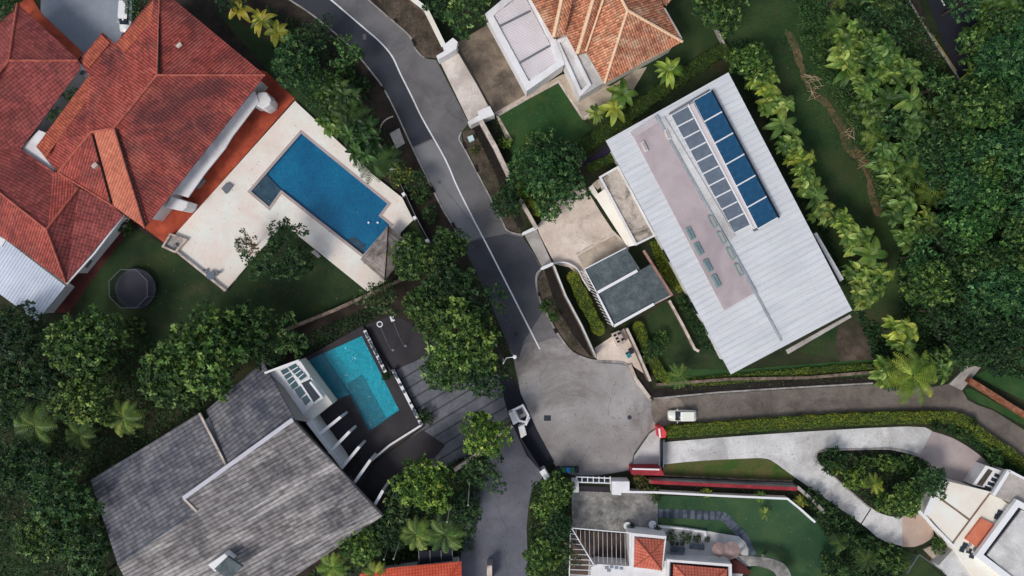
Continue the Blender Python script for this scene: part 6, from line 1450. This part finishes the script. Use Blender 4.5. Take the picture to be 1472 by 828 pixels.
# shrubs and clipped bushes
S_ = [
 ('shrub', 1196, 662, 20, 'deep', 'dark shrub at the left tip of the driveway island'),
 ('palm', 1201, 672, 15, 'lime', 'small lime palm at the left of the driveway island'),
 ('palm', 1257, 696, 19, 'lime', 'lime palm near the middle of the driveway island'),
 ('shrub', 1224, 688, 16, 'lime', 'green shrub between the two lime palms on the driveway island'),
 ('shrub', 1240, 666, 15, 'mid', 'shrub along the upper edge of the driveway island, left part'),
 ('shrub', 1272, 664, 14, 'bright', 'bright shrub along the upper edge of the driveway island, middle part'),
 ('shrub', 1298, 668, 15, 'mid', 'shrub along the upper edge of the driveway island, right part'),
 ('fine', 1334, 690, 24, 'mid', 'round dark green tree at the right end of the driveway island'),
 ('broad', 1297, 718, 25, 'bright', 'round light green tree at the bottom of the driveway island'),
 ('shrub', 1268, 718, 16, 'bright', 'small bright shrub left of the round light green island tree'),
 ('shrub', 1318, 672, 13, 'dark', 'dark shrub at the upper right shoulder of the driveway island'),
 ('shrub', 1166, 714, 15, 'deep', 'dark shrub at the end of the grey coped wall by the white driveway'),
 ('shrub', 1190, 736, 16, 'deep', 'dark shrub on the lower edge of the white driveway, left one'),
 ('shrub', 1212, 760, 18, 'deep', 'dark shrub on the lower edge of the white driveway, middle one'),
 ('shrub', 1242, 784, 18, 'dark', 'dark shrub on the lower edge of the white driveway, right one'),
 ('palm', 1206, 780, 20, 'dark', 'dark feathery plant right of the lower lawn'),
 ('palm', 1246, 806, 24, 'dark', 'dark feathery plant at the bottom edge right of the lower lawn'),
 ('shrub', 1280, 800, 20, 'mid', 'green shrub below the taupe driveway patch'),
 ('shrub', 1346, 782, 12, 'mid', 'small shrub beside the steps of the cream canopy house'),
 ('shrub', 1196, 814, 20, 'dark', 'dark shrub at the bottom edge beside the lower lawn'),
 ('palm', 1152, 720, 13, 'yellow', 'small yellow palm in the corner of the thin white wall'),
 ('palm', 1015, 709, 10, 'yellow', 'small yellow palm on the thin white wall above the stepping stones'),
 ('palm', 1092, 714, 11, 'mid', 'small green palm on the thin white wall near its right end'),
 ('palm', 1100, 738, 12, 'bright', 'small green palm standing on the lower lawn'),
 ('ball', 938, 704, 8, 'bright', 'upper clipped ball bush at the corner of the stone patio'),
 ('ball', 942, 716, 7, 'dark', 'lower clipped ball bush at the corner of the stone patio'),
 ('shrub', 922, 692, 12, 'dry', 'reddish brown shrub below the wide red gate wall'),
 ('ball', 906, 757, 6, 'deep', 'dark ball bush in the left white planter on the patio'),
 ('ball', 944, 760, 6, 'deep', 'dark ball bush in the right white planter on the patio'),
 ('ball', 964, 771, 8, 'deep', 'leftmost dark clipped bush along the terrace planter'),
 ('ball', 984, 771, 9, 'dark', 'largest dark clipped bush in the middle of the terrace planter'),
 ('ball', 1001, 773, 6, 'deep', 'small dark clipped bush on the right of the terrace planter'),
 ('ball', 1016, 775, 4, 'deep', 'smallest dark clipped bush at the end of the terrace planter'),
 ('broad', 800, 706, 24, 'bright', 'bright round tree left of the silver double gate'),
 ('broad', 786, 730, 20, 'bright', 'bright round tree just below the gate pier beside the lower driveway'),
 ('fine', 800, 752, 24, 'dark', 'dark tree left of the pergola'),
 ('broad', 780, 796, 28, 'bright', 'pale dotted tree on the right side of the lower driveway at the bottom'),
 ('loose', 812, 792, 20, 'olive', 'yellowish tree between the pale dotted tree and the pergola'),
 ('shrub', 784, 440, 9, 'mid', 'small plant on the kerb verge left of the long street wall'),
 ('shrub', 796, 455, 8, 'mid', 'smaller lower plant on the kerb verge left of the long street wall'),
 ('shrub', 682, 216, 6, 'olive', 'small olive plant on the soil verge below the pale blue box'),
 ('shrub', 726, 206, 9, 'lime', 'lime shrub by the street wall at the left of the bright lawn'),
 ('shrub', 752, 219, 8, 'lime', 'lime shrub at the lower edge of the bright lawn'),
 ('shrub', 764, 202, 10, 'bright', 'bright shrub on the lower part of the bright lawn'),
 ('shrub', 1396, 612 - 4, 9, 'dark', 'dark shrub inside the bend of the lane hedge'),
 ('shrub', 1344, 610, 8, 'deep', 'dark shrub between the lane hedge and the mauve driveway'),
 ('shrub', 1384, 622, 9, 'mid', 'mid green shrub above the mauve driveway'),
 ('shrub', 1428, 655, 12, 'mid', 'green shrub beside the planter frame of the modern house'),
 ('shrub', 1012, 470, 12, 'deep', 'dark shrub between the thin garden wall and the white metal roof'),
 ('shrub', 985, 436, 12, 'deep', 'dark shrub at the upper end of the thin garden wall'),
 ('loose', 104, 138, 13, 'mid', 'green shrub in the upper part of the gap between the two red roofs'),
 ('loose', 82, 166, 13, 'bright', 'green shrub in the lower part of the gap between the two red roofs'),
 ('shrub', 182, 326, 12, 'dark', 'dark shrub at the corner of the maroon walk'),
 ('shrub', 195, 470, 16, 'olive', 'olive shrub just below the trampoline'),
 ('shrub', 508, 655, 7, 'dark', 'small dark shrub beside the black pool deck'),
 ('shrub', 612, 598, 11, 'deep', 'dark shrub at the lower corner of the pebble planter rail'),
 ('shrub', 556, 540, 7, 'deep', 'dark shrub between the two pebble planter rails'),
]
for kd, x, y, r, tn, lb in S_: tree(kd, x, y, r, lb, tn, None if kd in ('shrub', 'ball') else (4.2 if x < 110 and y < 200 else max(1.0, r * .1) if r < 16 else 2.6 if kd == 'palm' else 3.6))

for o in list(C.objects):
    if 'label' in o and len(o['label'].split()) > 16: print('LONG', o['label'])
